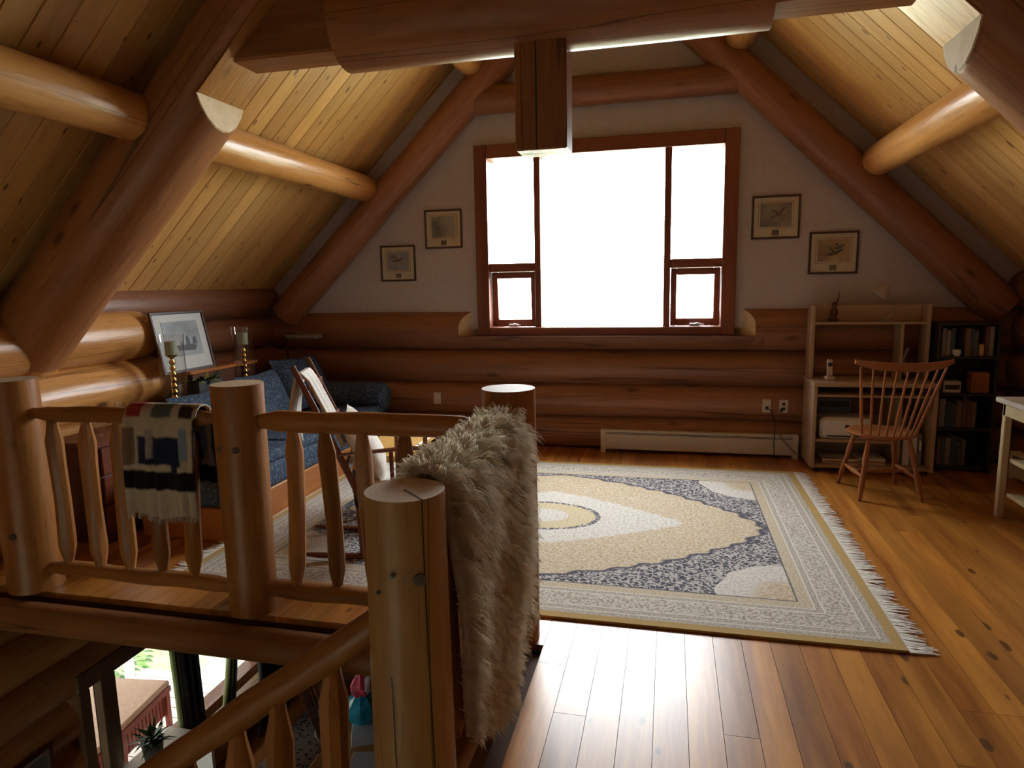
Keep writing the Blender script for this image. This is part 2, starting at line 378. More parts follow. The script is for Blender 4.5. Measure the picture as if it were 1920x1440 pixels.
for a, b in ((-1.616, ML[0]), (MR[1], .426)):
    bar('transom', w1, fx, a, b, 5.955, 6.12, 1.625, 1.70)
    pane(w1, a, b, 1.70, 2.625)
    M = TR((a+b)/2, 6.05, 1.625) @ RX(5)
    h = (b-a)/2; s = MB().box(-h+.003, -h+.055, -.03, .03, -.505, -.003, .004).box(h-.055, h-.003, -.03, .03, -.505, -.003, .004).box(-h+.055, h-.055, -.03, .03, -.505, -.44, .004).box(-h+.055, h-.055, -.03, .03, -.06, -.003, .004)
    sash = s.obj('sash', fx, w1, False, M=M)
    MB().box(-h+.055, h-.055, -.004, .004, -.44, -.06).obj('pane', GLASS, sash)
    c = MB().box(-.045, .045, -.018, .01, -.012, .012, .004).tube([(0, -.01, .005), (.02, -.035, .012), (.055, -.045, .004), (.075, -.045, .0)], [.008, .007, .006, .009], 8)
    c.obj('crank_handle', SILVER, w1, True, 40, TR((a+b)/2, 5.985, 1.135))
# ---- lower windows in the left wall
w2 = bpy.data.objects.new('window_2', None); COL.objects.link(w2); struct(w2)
LZ0, LZ1 = -2.25, -1.15
LF = LOG
def lb(name, y0, y1, z0, z1, x0=-3.93, x1=-3.79, m=None, bev=.006): return MB().box(x0, x1, y0, y1, z0, z1, bev).obj(name, m or FR2, w2)
FR2 = wood('lower_frame_wood', (.20, .115, .045), (.13, .07, .028), 'z', .5, .2, 1)
lb('frame_head', 3.27, 5.65, LZ1, LZ1+.13); lb('frame_sill', 3.27, 5.65, LZ0-.06, LZ0)
lb('frame_jamb', 3.27, 3.36, LZ0, LZ1); lb('frame_jamb', 5.55, 5.65, LZ0, LZ1)
lb('mullion', 3.445, 3.57, LZ0, LZ1, -3.87)
lb('mullion', 4.23, 4.335, LZ0, LZ1, -3.90, m=LOG['z'])
for a, b in ((3.36, 3.445), (3.57, 4.23), (4.335, 5.55)): MB().box(-3.86, -3.852, a, b, LZ0, LZ1).obj('pane', LOWGLASS, w2)
# ---- roof timbers
tr = thing('roof_truss', 'big dark log roof truss with tie beam and hanging post over the railing', 'truss', (0, 3.25, 0))
PR, RR = .25, .23
for sgn in (-1, 1):
    x0 = XC+sgn*3.42; nx, nz = -sgn*SN, -CS
    p0 = Vector((x0+nx*PR, 0, roof(x0)+nz*PR)); d = Vector((-sgn*CS, 0, SN)); L = 3.25/CS; T = 1.98
    side = (0, 1 if sgn < 0 else -1, 0)
    def cl(z, x, y, T=T): return (min(x, .115+max(0, T-z)/.972), y)
    mb = log_mb(L, RR, RR*.93, seg=28, seed=100+sgn, wob=.02, clamp=cl, extra=[T-.014*k for k in range(10)])
    o = caps(mb.obj('rafter', TRUSS, tr, True, 50, frameM(p0, d, side)))
    # pale flat step where the lower half of the log is cut away
    poly = [(.116, -.19)]+[((RR-.006)*math.cos(a), (RR-.006)*math.sin(a)) for a in [(-80+16*i)*math.pi/180 for i in range(11)] if (RR-.006)*math.cos(a) > .116]+[(.116, .19)]
    cf = MB().prism(poly, -.004, .005, 'z')
    for v in cf.v: v.z += T-.972*(v.x-.115)
    cf.obj('cut_face', PALE, o)
    MB().box(.113, .118, -.185, .185, T+.006, T+1.1).obj('hewn_face', LOG['z'], o)
    # squared foot below the log
    f = log_mb(1.0, .19, .2, seg=20, seed=5, wob=.01); f.obj('rafter_foot', LOG['z'], tr, True, 50, frameM(p0-d*.8+Vector((nx, 0, nz))*.03, d, side))
log('tie_beam', (-1.6, 0, 2.785), (.41, 0, 2.785), .205, .2, TRUSS, tr, seed=8, wob=.012, seg=26)
for a, b in ((-2.2, -1.58), (.39, 1.0)): MB().box(-.15, .15, -.11, .11, 0, b-a, .012).obj('beam_tenon', TRUSS, tr, M=frameM((a, 0, 2.80), (1, 0, 0), (0, 1, 0)))
kp = MB().box(-.122, .122, -.09, .09, 0, 2.35, .006).obj('king_post', FRAMEW['z'] if 0 else TRUSS, tr, M=TR(XC, .0, 2.125))
MB().box(-.0035, .0035, -.0915, -.085, 0, 2.3).obj('crack', DARK, kp, M=TR(-.02, 0, 0))
wt = thing('wall_truss', 'reddish log truss lying flat against the grey gable wall', 'truss', (0, 5.9, 0))
for sgn in (-1, 1):
    x0 = XC+sgn*3.25; PP = .305; nx, nz = -sgn*SN, -CS
    p0 = Vector((x0+nx*PP, 0, roof(x0)+nz*PP)); d = Vector((-sgn*CS, 0, SN))
    log('rafter', p0-d*.1, p0+d*(3.1/CS), .15, .135, WLOG['z'], wt, side=(0, 1 if sgn < 0 else -1, 0), seed=110+sgn, wob=.03, seg=22)
log('tie_beam', (-1.80, .02, 3.125), (.60, .02, 3.125), .125, .12, WLOG['z'], wt, seed=113, wob=.02)
for nm, px, lab in (('lower', -2.735, 'left'), ('lower', 1.545, 'right'), ('upper', -1.70, 'left'), ('upper', .51, 'right')):
    z = roof(px)-.215
    lb_ = ('long yellow %s purlin log under the %s roof slope' % (nm, lab))
    tag(log('log_purlin', (px, -2.6, z), (px, 5.80 if nm == 'lower' else 5.83, z), .135, .12, LOG['z'], seed=120+px, wob=.025, seg=22, round_end=.022), lb_, 'beam', 'roof purlins')
tag(log('ridge_beam', (XC, -2.65, 4.42), (XC, 5.95, 4.42), .15, .15, LOG['z'], seed=130), 'ridge log at the very peak of the ceiling', 'beam')
tag(log('edge_beam', (-3.9, 2.475, -.105), (-.42, 2.475, -.105), .078, .075, TRUSS, seed=131, wob=.02), 'dark red log beam carrying the loft edge under the railing', 'beam')
tag(log('edge_beam', (-.5, -2.6, -.17), (-.5, 2.45, -.17), .095, .095, TRUSS, seed=132, wob=.02), 'log beam along the stair side of the plank floor', 'beam')
# ---- outside ground
gt = NT('pale_ground'); gv = gt.coords(); gn = gt.noise(gv, 1.5, 5)
gt.out(gt.ramp(gn, (.35, (.30, .34, .16)), (.65, (.52, .50, .38))), .95)
struct(MB().box(-60, 60, -40, 80, -3.6, -3.5).obj('ground_outside', gt.m))
# ============================================================ RAILINGS
ZT = 1.085
def baluster_mesh(L, rmax, seed, seg=9, low=False):
    rnd = random.Random(seed); pr = [(.021, 0), (.023, L*.05), (rmax*.98, L*.145), (rmax, L*.2), (rmax*.96, L*.45), (rmax*.98, L*.7), (rmax*1.02, L*.84), (.025, L*.945), (.021, L)]
    mb = MB().lathe(pr, seg)
    for v in mb.v:
        t = v.z/L; w = 1+.1*noise.noise(Vector((v.x*30, v.y*30, v.z*4+seed*3)))
        v.x = v.x*w+.012*math.sin(t*3+seed); v.y = v.y*w+.01*math.sin(t*2.3+seed*2)
    return mb
def rail_log(name, p0, p1, r, mat, par, seed, flat=1.0, ends=.62):
    p0 = Vector(p0); p1 = Vector(p1); L = (p1-p0).length; n = int(L/.06); mb = MB(); seg = 12; vs = []; fs = []
    for i in range(n+1):
        z = L*i/n; e = min(z, L-z); k = ends+(1-ends)*min(1, max(0, (e-.03)/.09))
        for j in range(seg):
            a = 2*math.pi*j/seg; w = 1+.12*noise.noise(Vector((math.cos(a)+seed*5, math.sin(a), z*4.5)))+.10*noise.noise(Vector((seed, z*2.2, 1)))
            ox = .008*noise.noise(Vector((seed*2, 3, z*3)))
            vs.append((r*k*w*math.cos(a)+ox, r*k*w*math.sin(a)*flat, z))
    for i in range(n):
        for j in range(seg): a = i*seg+j; b = i*seg+(j+1) % seg; fs.append((a, b, b+seg, a+seg))
    fs += [tuple(range(seg-1, -1, -1)), tuple(n*seg+j for j in range(seg))]
    return mb.add(vs, fs).obj(name, mat, par, True, 60, frameM(p0, p1-p0, (0, 1, 0)))
def post(name, x, y, z0, z1, r0, r1, par, seed, mat=None, plugs=()):
    o = log(name, (x, y, z0), (x, y, z1), r0, r1, mat or RAIL['z'], par, seed=seed, wob=.015, seg=28, step=.08)
    for a, z, rr in plugs:
        a = math.radians(a); M = TR(rr*0, 0, z-z0) @ Matrix.Rotation(a, 4, 'Z') @ TR(r0*.985, 0, 0) @ RY(90)
        MB().lathe([(.017, 0), (.017, .006), (.012, .009)], 14).obj('wood_plug', DARKPLUG, o, True, 40, M)
    return o
DARKPLUG = plain('dark_plug', (.07, .04, .025), .6)
GREENPLUG = plain('green_plug', (.10, .13, .10), .5)
RY_ = 2.6
lr = thing('log_railing', 'honey log railing with three posts along the loft edge', 'railing', (0, RY_, 0))
PX = [(-3.19, .116), (-1.905, .116), (-.637, .111)]
post('post', PX[0][0], 0, 0, ZT, .125, .115, lr, 201, plugs=((-75, .31, 0),))
post('post', PX[1][0], 0, 0, ZT, .108, .115, lr, 202, plugs=((-112, .80, 0), (-68, .80, 0)))
post('post', PX[2][0], 0, -.03, ZT, .114, .110, lr, 203)
rail_log('top_rail', (-3.1, 0, .918), (-2.0, 0, .918), .04, RAIL['z'], lr, 1)
rail_log('top_rail', (-1.83, 0, .912), (-.72, 0, .918), .05, RAIL['z'], lr, 2, .8)
rail_log('bottom_rail', (-3.1, 0, .115), (-2.0, 0, .105), .036, RAIL['z'], lr, 3, 1.3, .8)
rail_log('bottom_rail', (-1.83, 0, .115), (-.72, 0, .105), .04, RAIL['z'], lr, 4, 1.3, .8)
for i, (xt, xb) in enumerate(((-2.945, -2.99), (-2.75, -2.77), (-2.585, -2.59), (-2.385, -2.40), (-2.19, -2.205), (-1.65, -1.665), (-1.475, -1.475), (-1.285, -1.285), (-1.097, -1.10), (-.91, -.91))):
    L = .80; mb = baluster_mesh(L, .040, i+1); sh = (xt-xb)/L
    for v in mb.v: v.x += xb-xt+sh*v.z
    mb.obj('baluster', RAIL['z'], lr, True, 35, TR(xt, 0, .11))
# side run from the newel to the far post
NX, NY, NZ = -.642, 1.5, .997
sr = thing('stair_guard_railing', 'short log railing under the sheepskin beside the stair head', 'railing', (0, 0, 0))
rail_log('top_rail', (-.63, 1.58, .905), (-.632, 2.51, .915), .045, RAIL['z'], sr, 6)
rail_log('bottom_rail', (-.60, 1.58, .10), (-.62, 2.51, .10), .05, RAIL['z'], sr, 7, 1.0, .8)
for i, y in enumerate((1.76, 1.95, 2.14, 2.33)): baluster_mesh(.78, .036, 40+i).obj('baluster', RAIL['z'], sr, True, 35, TR(-.625, y, .11))
# newel with the descending handrail
nr = thing('stair_handrail', 'stair handrail with split newel post going down to the left', 'railing', (0, 0, 0))
nw = post('newel_post', NX, NY, -.35, NZ, .113, .101, nr, 211, mat=wood('newel_wood', (.41, .245, .085), (.30, .16, .05), 'z', .45, .8, .9, cracks=.8, hew=.4))
for a, z, r in ((-52, .80, .016), (-88, .815, .006), (-112, .765, .005)):
    M = TR(0, 0, z+.35) @ RZ(a) @ TR(.1, 0, 0) @ RY(90); MB().lathe([(r, 0), (r, .008), (r*.7, .0105)], 16).obj('wood_plug', GREENPLUG, nw, True, 40, M)
for ang, z0, z1, wd in ((-43, .0, 1.347, .0016), (-95, -.2, .9, .0012)):
    mb = MB(); n = 24; vs = []; fs = []
    for i in range(n+1):
        z = max(z0+.02, .0)+(z1-max(z0+.02, .0))*i/n; a = math.radians(ang+1.5*math.sin(z*4)); r = .113-.012*z/1.35+.0022
        for da in (-wd/.1, wd/.1):
            for rr in (r, r-.012): vs.append((rr*math.cos(a+da), rr*math.sin(a+da), z))
    for i in range(n):
        b = i*4; fs += [(b, b+2, b+6, b+4)]
    mb.add(vs, fs).obj('crack', DARK, nw)
MB().box(.0, .1, -.002, .002, 1.347, 1.3482).obj('crack', DARK, nw, M=RZ(-43))
hs = Vector((-.82, 0, -.619)).normalized()
hp = Vector((-.70, NY, .66))
rail_log('handrail', hp, hp+hs*3.6, .044, RAIL['z'], nr, 8, 1.0, .9)
hb = Vector((-.70, NY, -.12))
rail_log('bottom_rail', hb, hb+hs*3.6, .038, RAIL['z'], nr, 9, 1.0, .9)
for i in range(16):
    x = (-.877, -1.055, -1.206)[i] if i < 3 else -1.206-.17*(i-2)
    z = .66+(x+.70)*.755-.02
    baluster_mesh(.78, .04, 60+i).obj('baluster', RAIL['z'], nr, True, 35, TR(x, NY, z-.78))
st = thing('staircase', 'plank stairs going down to the left below the handrail', 'stairs', (0, 0, 0))
for i in range(12):
    MB().box(-.60-.25*(i+1)-.03, -.60-.25*i, .55, 1.40, -.208*(i+1)-.045, -.208*(i+1), .006).obj('tread', RAIL['y'], st)
for y in (.50, 1.40):
    MB().prism([(-.56, -.12), (-.56, -.42), (-3.45, -2.70), (-3.15, -2.70)], y, y+.04).obj('stringer', RAIL['x'], st)

# ============================================================ SHEEPSKIN
fur_c = NT('sheepskin_wool'); fv = fur_c.coords(); fn = fur_c.noise(fv, 7, 4)
FUR = fur_c.out(fur_c.ramp(fn, (.3, (.74, .67, .51)), (.7, (.88, .82, .68))), .85, .1)
_tl = fur_c.N('ShaderNodeBsdfTranslucent'); _tl.inputs[0].default_value = (.80, .72, .56, 1); _mx = fur_c.N('ShaderNodeMixShader'); _mx.inputs[0].default_value = .5
fur_c.L(fur_c.b.outputs[0], _mx.inputs[1]); fur_c.L(_tl.outputs[0], _mx.inputs[2]); fur_c.L(_mx.outputs[0], fur_c.n['Material Output'].inputs[0])
fs_ = thing('sheepskin', 'cream long haired sheepskin draped over the stair guard rail', 'sheepskin', (-.63, 2.05, 0))
def skinP(u, v):
    # u along rail (y), v across: 0 = stair side hem, 1 = floor side hem
    y = -.44+.84*u+.035*math.sin(v*7)
    hl = .50+.07*math.sin(u*5+1); hr = .84+.06*math.sin(u*4)-.10*(1-u)**3
    tl = .35
    zt = .972
    if v < tl:
        t = 1-v/tl; x = -.055-.05*t-.03*math.sin(t*3); z = zt-hl*t
    elif v < tl+.12:
        a = (v-tl)/.12*math.pi; x = -.055*math.cos(a); z = zt+.045*math.sin(a)
    else:
        t = (v-tl-.12)/(1-tl-.12); x = .055+.05*math.sin(min(1, t*1.3)*1.5)+.012*math.sin(u*9+t*4); z = zt-hr*t
    b = noise.noise(Vector((u*3, v*5, 2)))*.022
    return Vector((x+(b if v > .41 else -b), y, z))
sk = MB().grid(skinP, 26, 40)
sko = sk.obj('hide', FUR, fs_, True)
md = sko.modifiers.new('thick', 'SOLIDIFY'); md.thickness = .022; md.offset = 0
rnd = random.Random(3); wv = []; wf = []
for i in range(5200):
    u, v = rnd.random(), rnd.random()
    p = skinP(u, v); e = .01
    du = skinP(min(1, u+e), v)-skinP(max(0, u-e), v); dv = skinP(u, min(1, v+e))-skinP(u, max(0, v-e))
    n = du.cross(dv).normalized()
    c = Vector((0, 0, .60)); outw = Vector((1 if v > .41 else -1, 0, 0)) if p.z < .95 else Vector((0, 0, 1))
    if n.dot(outw) < 0: n = -n
    low = max(0, min(1, (p.z-.12)/.75)); edge = 1.0
    L0 = (.048+.042*low)*rnd.uniform(.75, 1.25)
    dirn = Vector((rnd.uniform(-.35, .35), rnd.uniform(-.5, .5), -.55-.35*rnd.random()))
    tip0 = p+n*L0*(.45+.25*low)+dirn*L0*.8
    for b in range(7):
        r = Vector((rnd.gauss(0, .008), rnd.gauss(0, .008), rnd.gauss(0, .008))); base = p+r
        tip = tip0+r*.55+Vector((rnd.gauss(0, .005), rnd.gauss(0, .005), rnd.gauss(0, .006))); mid = (base+tip)/2+n*L0*.22
        sd = n.cross(tip-base)
        if sd.length < 1e-6: continue
        sd = sd.normalized()*.0021; k = len(wv)
        wv += [base-sd, base+sd, mid-sd*.9, mid+sd*.9, tip]; wf += [(k, k+1, k+3, k+2), (k+2, k+3, k+4)]
wm = bpy.data.meshes.new('wool'); wm.from_pydata(wv, [], wf); wm.update(); wo = link('wool', wm, FUR, fs_); wo['kind'] = 'stuff'

# ============================================================ PATTERNED BLANKET
bt = NT('patterned_blanket'); tc = bt.N('ShaderNodeTexCoord').outputs['Object']; sp = bt.N('ShaderNodeSeparateXYZ'); bt.L(tc, sp.inputs[0]); bx, bz = sp.outputs[0], sp.outputs[2]
wn = bt.noise(bt.coords(), 9, 2); bxw = bt.math('ADD', bx, bt.math('MULTIPLY_ADD', wn, .03, -.015)); bzw = bt.math('ADD', bz, bt.math('MULTIPLY_ADD', wn, -.03, .015))
def bmask(x0, x1, z0, z1, sk=0.0, s=.008):
    xx = bt.math('ADD', bxw, bt.math('MULTIPLY', bzw, sk))
    a = bt.math('MULTIPLY', bt.ss(xx, x0-s, x0+s), bt.math('SUBTRACT', 1.0, bt.ss(xx, x1-s, x1+s)))
    b = bt.math('MULTIPLY', bt.ss(bzw, z0-s, z0+s), bt.math('SUBTRACT', 1.0, bt.ss(bzw, z1-s, z1+s)))
    return bt.math('MULTIPLY', a, b)
col = bt.mix(bt.noise(bt.coords(), 60, 2), (.40, .33, .245), (.50, .42, .32))
for (m, c) in ((bmask(-.24, .5, .585, .675), (.012, .011, .013)), (bmask(-.13, .10, .705, .84), (.016, .02, .05)), (bmask(-.085, -.05, .735, .87), (.30, .26, .24)), (bmask(-.12, -.06, .82, .90, .5), (.016, .02, .05)), (bmask(.02, .08, .80, .90, -.35), (.016, .02, .05)),
               (bmask(.04, .085, .66, .75), (.016, .02, .05)), (bmask(-.21, -.145, .70, .88), (.17, .12, .075)), (bmask(.10, .14, .73, .88), (.20, .26, .33)), (bmask(-.20, -.12, .93, .99), (.30, .035, .04)), (bmask(-.06, .05, .93, .985), (.10, .12, .11)),
               (bmask(.09, .16, .93, .98), (.03, .022, .022)), (bmask(.05, .3, .995, 1.1), (.45, .10, .11)), (bmask(-.06, .04, 1.0, 1.1), (.05, .06, .04)), (bmask(.165, .5, .62, .93), (.03, .028, .035)), (bmask(.20, .5, .7, .8, 1.0), (.22, .20, .19))):
    col = bt.mix(m, col, c)
bt.bump(bt.noise(bt.coords(), 140, 2), .25, .004); BLK = bt.out(col, .9, .1)
bl = thing('blanket', 'cream throw with black and navy motifs folded over the loft railing', 'blanket', (-2.275, 2.6, 0))
def blP(u, v):
    x = -.205+.385*u; hb = .455+.01*math.sin(u*9)
    fold = .016*math.sin(u*13+1)*1+.01*math.sin(u*29)
    rx = .058
    if v < .47:
        t = v/.47; z = hb+(.93-hb)*t; y = -rx-.012*math.sin(t*3)-(abs(fold)+.006)*(1-t*.6)
    elif v < .6:
        a = (v-.47)/.13*math.pi; z = .93+(.055)*math.sin(a); y = -rx*math.cos(a)
    else:
        t = (v-.6)/.4; z = .93-.34*t; y = rx+.01+fold*t
    x += .035*(v-.5) if v > .5 else -.02*(1-v/.5)
    if v > .6: x += .10*min(1, (v-.6)/.25)
    return Vector((x, y, z))
bo = MB().grid(blP, 40, 44).obj('cloth', BLK, bl, True); m_ = bo.modifiers.new('t', 'SOLIDIFY'); m_.thickness = .008
fr = MB(); rnd = random.Random(5)
for i in range(70):
    u = i/69; p = blP(u, 0); L = rnd.uniform(.012, .03); fr.tube([p, p+Vector((rnd.uniform(-.004, .004), rnd.uniform(-.004, .004), -L))], .0022, 4)
fo = fr.obj('fringe', plain('blanket_fringe', (.42, .35, .26), .9), bl); fo['kind'] = 'stuff'
# ============================================================ RUG
t = NT('persian_rug'); oc = t.N('ShaderNodeTexCoord').outputs['Object']; sp = t.N('ShaderNodeSeparateXYZ'); t.L(oc, sp.inputs[0])
ax = t.math('ABSOLUTE', sp.outputs[0]); ay = t.math('ABSOLUTE', sp.outputs[1])
HX, HY = 1.75, 1.315
de = t.math('MINIMUM', t.math('SUBTRACT', HX, ax), t.math('SUBTRACT', HY, ay))
cm = t.N('ShaderNodeCombineXYZ'); t.L(ax, cm.inputs[0]); t.L(ay, cm.inputs[1]); sym = cm.outputs[0]   # mirrored design
def rn(sc, d=2): return t.noise(sym, sc, d, .5)
def vine(sc, w): return t.math('SUBTRACT', 1.0, t.ss(t.math('ABSOLUTE', t.math('SUBTRACT', t.noise(sym, sc, 1.5, .5, .6), .5)), w*.5, w))
lob = t.math('MULTIPLY_ADD', t.math('SINE', t.math('MULTIPLY', t.math('ARCTAN2', ay, t.math('MULTIPLY', ax, .66)), 40.0)), .018, t.math('MULTIPLY_ADD', rn(9), .10, -.05))
def sup(a, b, p): return t.math('ADD', t.math('ADD', t.math('POWER', t.math('DIVIDE', ax, a), p), t.math('POWER', t.math('DIVIDE', ay, b), p)), lob)
def inside(v, lim=1.0, s=.015): return t.math('SUBTRACT', 1.0, t.ss(v, lim-s, lim+s))
fl1, fl2 = rn(58, 3), rn(90, 2)
navy = t.mix(vine(32, .08), (.026, .027, .045), (.46, .43, .40)); navy = t.mix(t.math('MULTIPLY', t.math('SUBTRACT', 1.0, t.ss(t.vor(sym, 38), .18, .30)), .8), navy, (.44, .41, .40))
tan = t.mix(t.ss(fl1, .42, .6), (.43, .32, .18), (.60, .51, .37)); tan = t.mix(t.math('MULTIPLY', vine(27, .035), .6), tan, (.62, .56, .45))
wht = t.mix(t.ss(fl1, .45, .6), (.66, .63, .57), (.50, .47, .42))
gold = t.mix(t.ss(fl2, .42, .58), (.50, .39, .18), (.62, .55, .40))
bord = t.mix(t.ss(fl1, .44, .58), (.30, .265, .205), (.56, .52, .44)); bord = t.mix(t.math('MULTIPLY', vine(36, .05), .8), bord, (.64, .61, .54)); bord = t.mix(t.math('MULTIPLY', t.math('SUBTRACT', 1.0, t.ss(t.vor(sym, 24), .10, .16)), .5), bord, (.17, .15, .15))
c = navy
dx = t.math('DIVIDE', t.math('SUBTRACT', 1.39, ax), .37); dy = t.math('DIVIDE', t.math('SUBTRACT', .955, ay), .40)
cor = t.math('ADD', t.math('ADD', t.math('MULTIPLY', dx, dx), t.math('MULTIPLY', dy, dy)), t.math('MULTIPLY', lob, 2.0))
c = t.mix(inside(cor), c, wht); c = t.mix(inside(cor, .30, .1), c, tan)
m1 = sup(1.37, .92, 1.42); c = t.mix(inside(m1, 1.02), c, (.03, .03, .06)); c = t.mix(inside(m1, .985), c, tan)
m2 = sup(.90, .50, 1.15); c = t.mix(inside(m2), c, wht)
m3 = sup(.36, .25, 2.0); c = t.mix(inside(m3, 1.1), c, navy); c = t.mix(inside(m3, .9), c, gold); m4 = sup(.17, .12, 2.0); c = t.mix(inside(m4), c, wht)
grey = t.mix(t.ss(fl2, .45, .55), (.33, .30, .245), (.50, .46, .38)); gb = t.mix(t.ss(fl2, .45, .55), (.45, .36, .22), (.56, .50, .38))
line = (.68, .65, .58)
def band(lim, col): 
    global c
    c = t.mix(t.math('SUBTRACT', 1.0, t.ss(de, lim-.003, lim+.003)), c, col)
band(.365, (.05, .045, .06)); band(.358, gb); band(.300, line); band(.293, grey); band(.265, line); band(.258, bord); band(.135, line); band(.128, grey); band(.092, line); band(.085, grey); band(.052, (.42, .27, .075))
t.bump(fl2, .3, .004); RUG = t.out(c, .9, .15, **{'Sheen Weight': .35, 'Sheen Roughness': .4})
rg_ = thing('persian_rug', 'large cream and navy oriental rug with central medallion on plank floor', 'rug', (-.785, 4.085, 0))
MB().box(-HX, HX, -HY, HY, .001, .013, .004).obj('pile', RUG, rg_)
fr = MB(); rnd = random.Random(9)
for sx in (-1, 1):
    for i in range(330):
        y = -HY+2*HY*i/329; L = rnd.uniform(.075, .11)+.01*math.sin(i*.3); a = rnd.gauss(0, .18)
        fr.tube([(sx*HX, y, .008), (sx*(HX+L*.5), y+a*L*.4, .007), (sx*(HX+L), y+a*L, .004)], [.004, .0038, .002], 4, .6)
fo = fr.obj('fringe', plain('rug_fringe', (.80, .77, .70), .9), rg_); fo['kind'] = 'stuff'

# ============================================================ WINDSOR CHAIRS
def windsor(name, label, loc, rz, M, seat_z=.445, n=9, top=.50, group=None, sc=1.0):
    c = thing(name, label, 'chair', loc, rz, group)   # faces local +Y
    prof = [(.0, seat_z-.042), (.15, seat_z-.04), (.205, seat_z-.022), (.222, seat_z-.006), (.214, seat_z), (.14, seat_z-.009), (0, seat_z-.012)]
    mb = MB().lathe(prof, 30, close=False)
    for v in mb.v: v.y *= .93 if v.y < 0 else 1.0; v.x *= 1.03
    mb.obj('seat', M['x'], c, True, 60)
    feet = []
    for sx in (-1, 1):
        for sy in (-1, 1):
            a = Vector((sx*.13, sy*.12, seat_z-.03)); b = Vector((sx*.20, sy*.205, 0)); feet.append((a, b))
            d = b-a; L = d.length
            pr = [(.012, 0), (.014, .03), (.019, L*.28), (.021, L*.36), (.015, L*.44), (.017, L*.47), (.015, L*.5), (.02, L*.62), (.018, L*.8), (.012, L)]
            MB().lathe(pr, 10).obj('leg', M['z'], c, True, 50, frameM(a, d, (0, 1, 0)))
    mid = []
    for sx in (0, 2):
        a = feet[sx][0].lerp(feet[sx][1], .62); b = feet[sx+1][0].lerp(feet[sx+1][1], .62); d = b-a; L = d.length; mid.append((a+b)/2)
        MB().lathe([(.009, 0), (.012, L*.25), (.019, L*.5), (.012, L*.75), (.009, L)], 10).obj('stretcher', M['z'], c, True, 50, frameM(a, d, (0, 0, 1)))
    d = mid[1]-mid[0]; L = d.length; MB().lathe([(.009, 0), (.012, L*.25), (.018, L*.5), (.012, L*.75), (.009, L)], 10).obj('stretcher', M['z'], c, True, 50, frameM(mid[0], d, (0, 0, 1)))
    for i in range(n):
        q = (i/(n-1)-.5)*2; a = Vector((q*.172, -.105-.075*(1-q*q), seat_z-.01)); b = Vector((q*.262, -.245-.075*(1-q*q)-.02, seat_z+top-.02))
        rr = .0075 if 0 < i < n-1 else .0095
        MB().tube([a, a.lerp(b, .35), a.lerp(b, .7), b], [rr*.95, rr*1.15, rr, rr*.75], 8).obj('spindle', M['z'], c, True)
    pts = []; N = 18; vs = []; fs = []
    for i in range(N+1):
        q = (i/N-.5)*2; x = q*.30; y = -.245-.078*(1-q*q)-.022; z = seat_z+top-.01+.03*abs(q)**3; h = .028*(1-.55*abs(q)**4)
        for dy, dz in ((-.009, -h), (.009, -h), (.008, h), (-.008, h)): vs.append((x, y+dy-.004*dz/.03, z+dz))
    for i in range(N):
        for k in range(4): fs.append((i*4+k, i*4+(k+1) % 4, (i+1)*4+(k+1) % 4, (i+1)*4+k))
    fs += [(3, 2, 1, 0), (N*4, N*4+1, N*4+2, N*4+3)]
    MB().add(vs, fs).obj('crest_rail', M['x'], c, True, 40)
    return c
CHW = {a: wood('cherry_chair_'+a, (.36, .135, .045), (.25, .082, .026), a, .3, .2, 1.3, var=.05) for a in 'xyz'}
windsor('windsor_chair', 'reddish wooden spindle back chair pulled up to the computer desk', (1.46, 5.0, 0), math.radians(6), CHW)

# ============================================================ ROCKING CHAIR
rc = thing('rocking_chair', 'dark red rocking chair with white throw behind the railing', 'rocking chair', (-1.60, 3.46, 0), math.radians(20))
MW = REDWOOD
def bow(x): return .10*(x+.0)**2*1.0
for sy in (-1, 1):
    pts = [(x, sy*.215, .022+.30*x*x*.6) for x in [-.45+.09*i for i in range(11)]]
    MB().tube(pts, [.012]+[.02]*9+[.012], 8, .8).obj('rocker', MW['x'], rc, True)
    MB().tube([(-.12, sy*.215, .03), (-.13, sy*.22, .30)], .017, 8).obj('leg', MW['z'], rc, True)
    MB().tube([(.24, sy*.225, .035), (.235, sy*.23, .2), (.225, sy*.235, .42), (.24, sy*.24, .62)], [.014, .02, .018, .014], 8).obj('leg', MW['z'], rc, True)
    MB().tube([(-.08, sy*.205, .26), (-.16, sy*.21, .46), (-.27, sy*.215, .72), (-.435, sy*.215, 1.10)], [.019, .02, .018, .014], 8).obj('back_post', MW['z'], rc, True)
    MB().tube([(-.225, sy*.225, .61), (-.05, sy*.25, .625), (.15, sy*.265, .64), (.30, sy*.265, .63)], [.014, .02, .026, .02], 8, .5).obj('armrest', MW['x'], rc, True)
    MB().tube([(.06, sy*.225, .42), (.06, sy*.25, .63)], .012, 8).obj('arm_spindle', MW['z'], rc, True)
MB().box(-.16, .27, -.225, .225, .385, .42, .01).obj('seat', MW['x'], rc)
for z0, x0 in ((.50, -.18), (.72, -.272), (.92, -.36)): MB().box(x0-.012, x0+.006, -.205, .205, z0, z0+.07, .004).obj('back_slat', MW['y'], rc)
for x0, z0 in ((-.12, .16), (.24, .2)): MB().tube([(x0, -.215, z0), (x0, .215, z0)], .012, 8).obj('stretcher', MW['y'], rc, True)
MB().box(-.15, .26, -.2, .2, .42, .445, .01).obj('seat_pad', WHITE, rc)
clo = NT('white_throw'); cn = clo.noise(clo.coords(), 90, 2); clo.bump(cn, .3, .004); CLO = clo.out(clo.ramp(cn, (.35, (.58, .53, .46)), (.65, (.70, .66, .60))), .9, .1)
th = thing('throw', 'white throw hung over the rocking chair back', 'throw', (-1.60, 3.46, 0), math.radians(20))
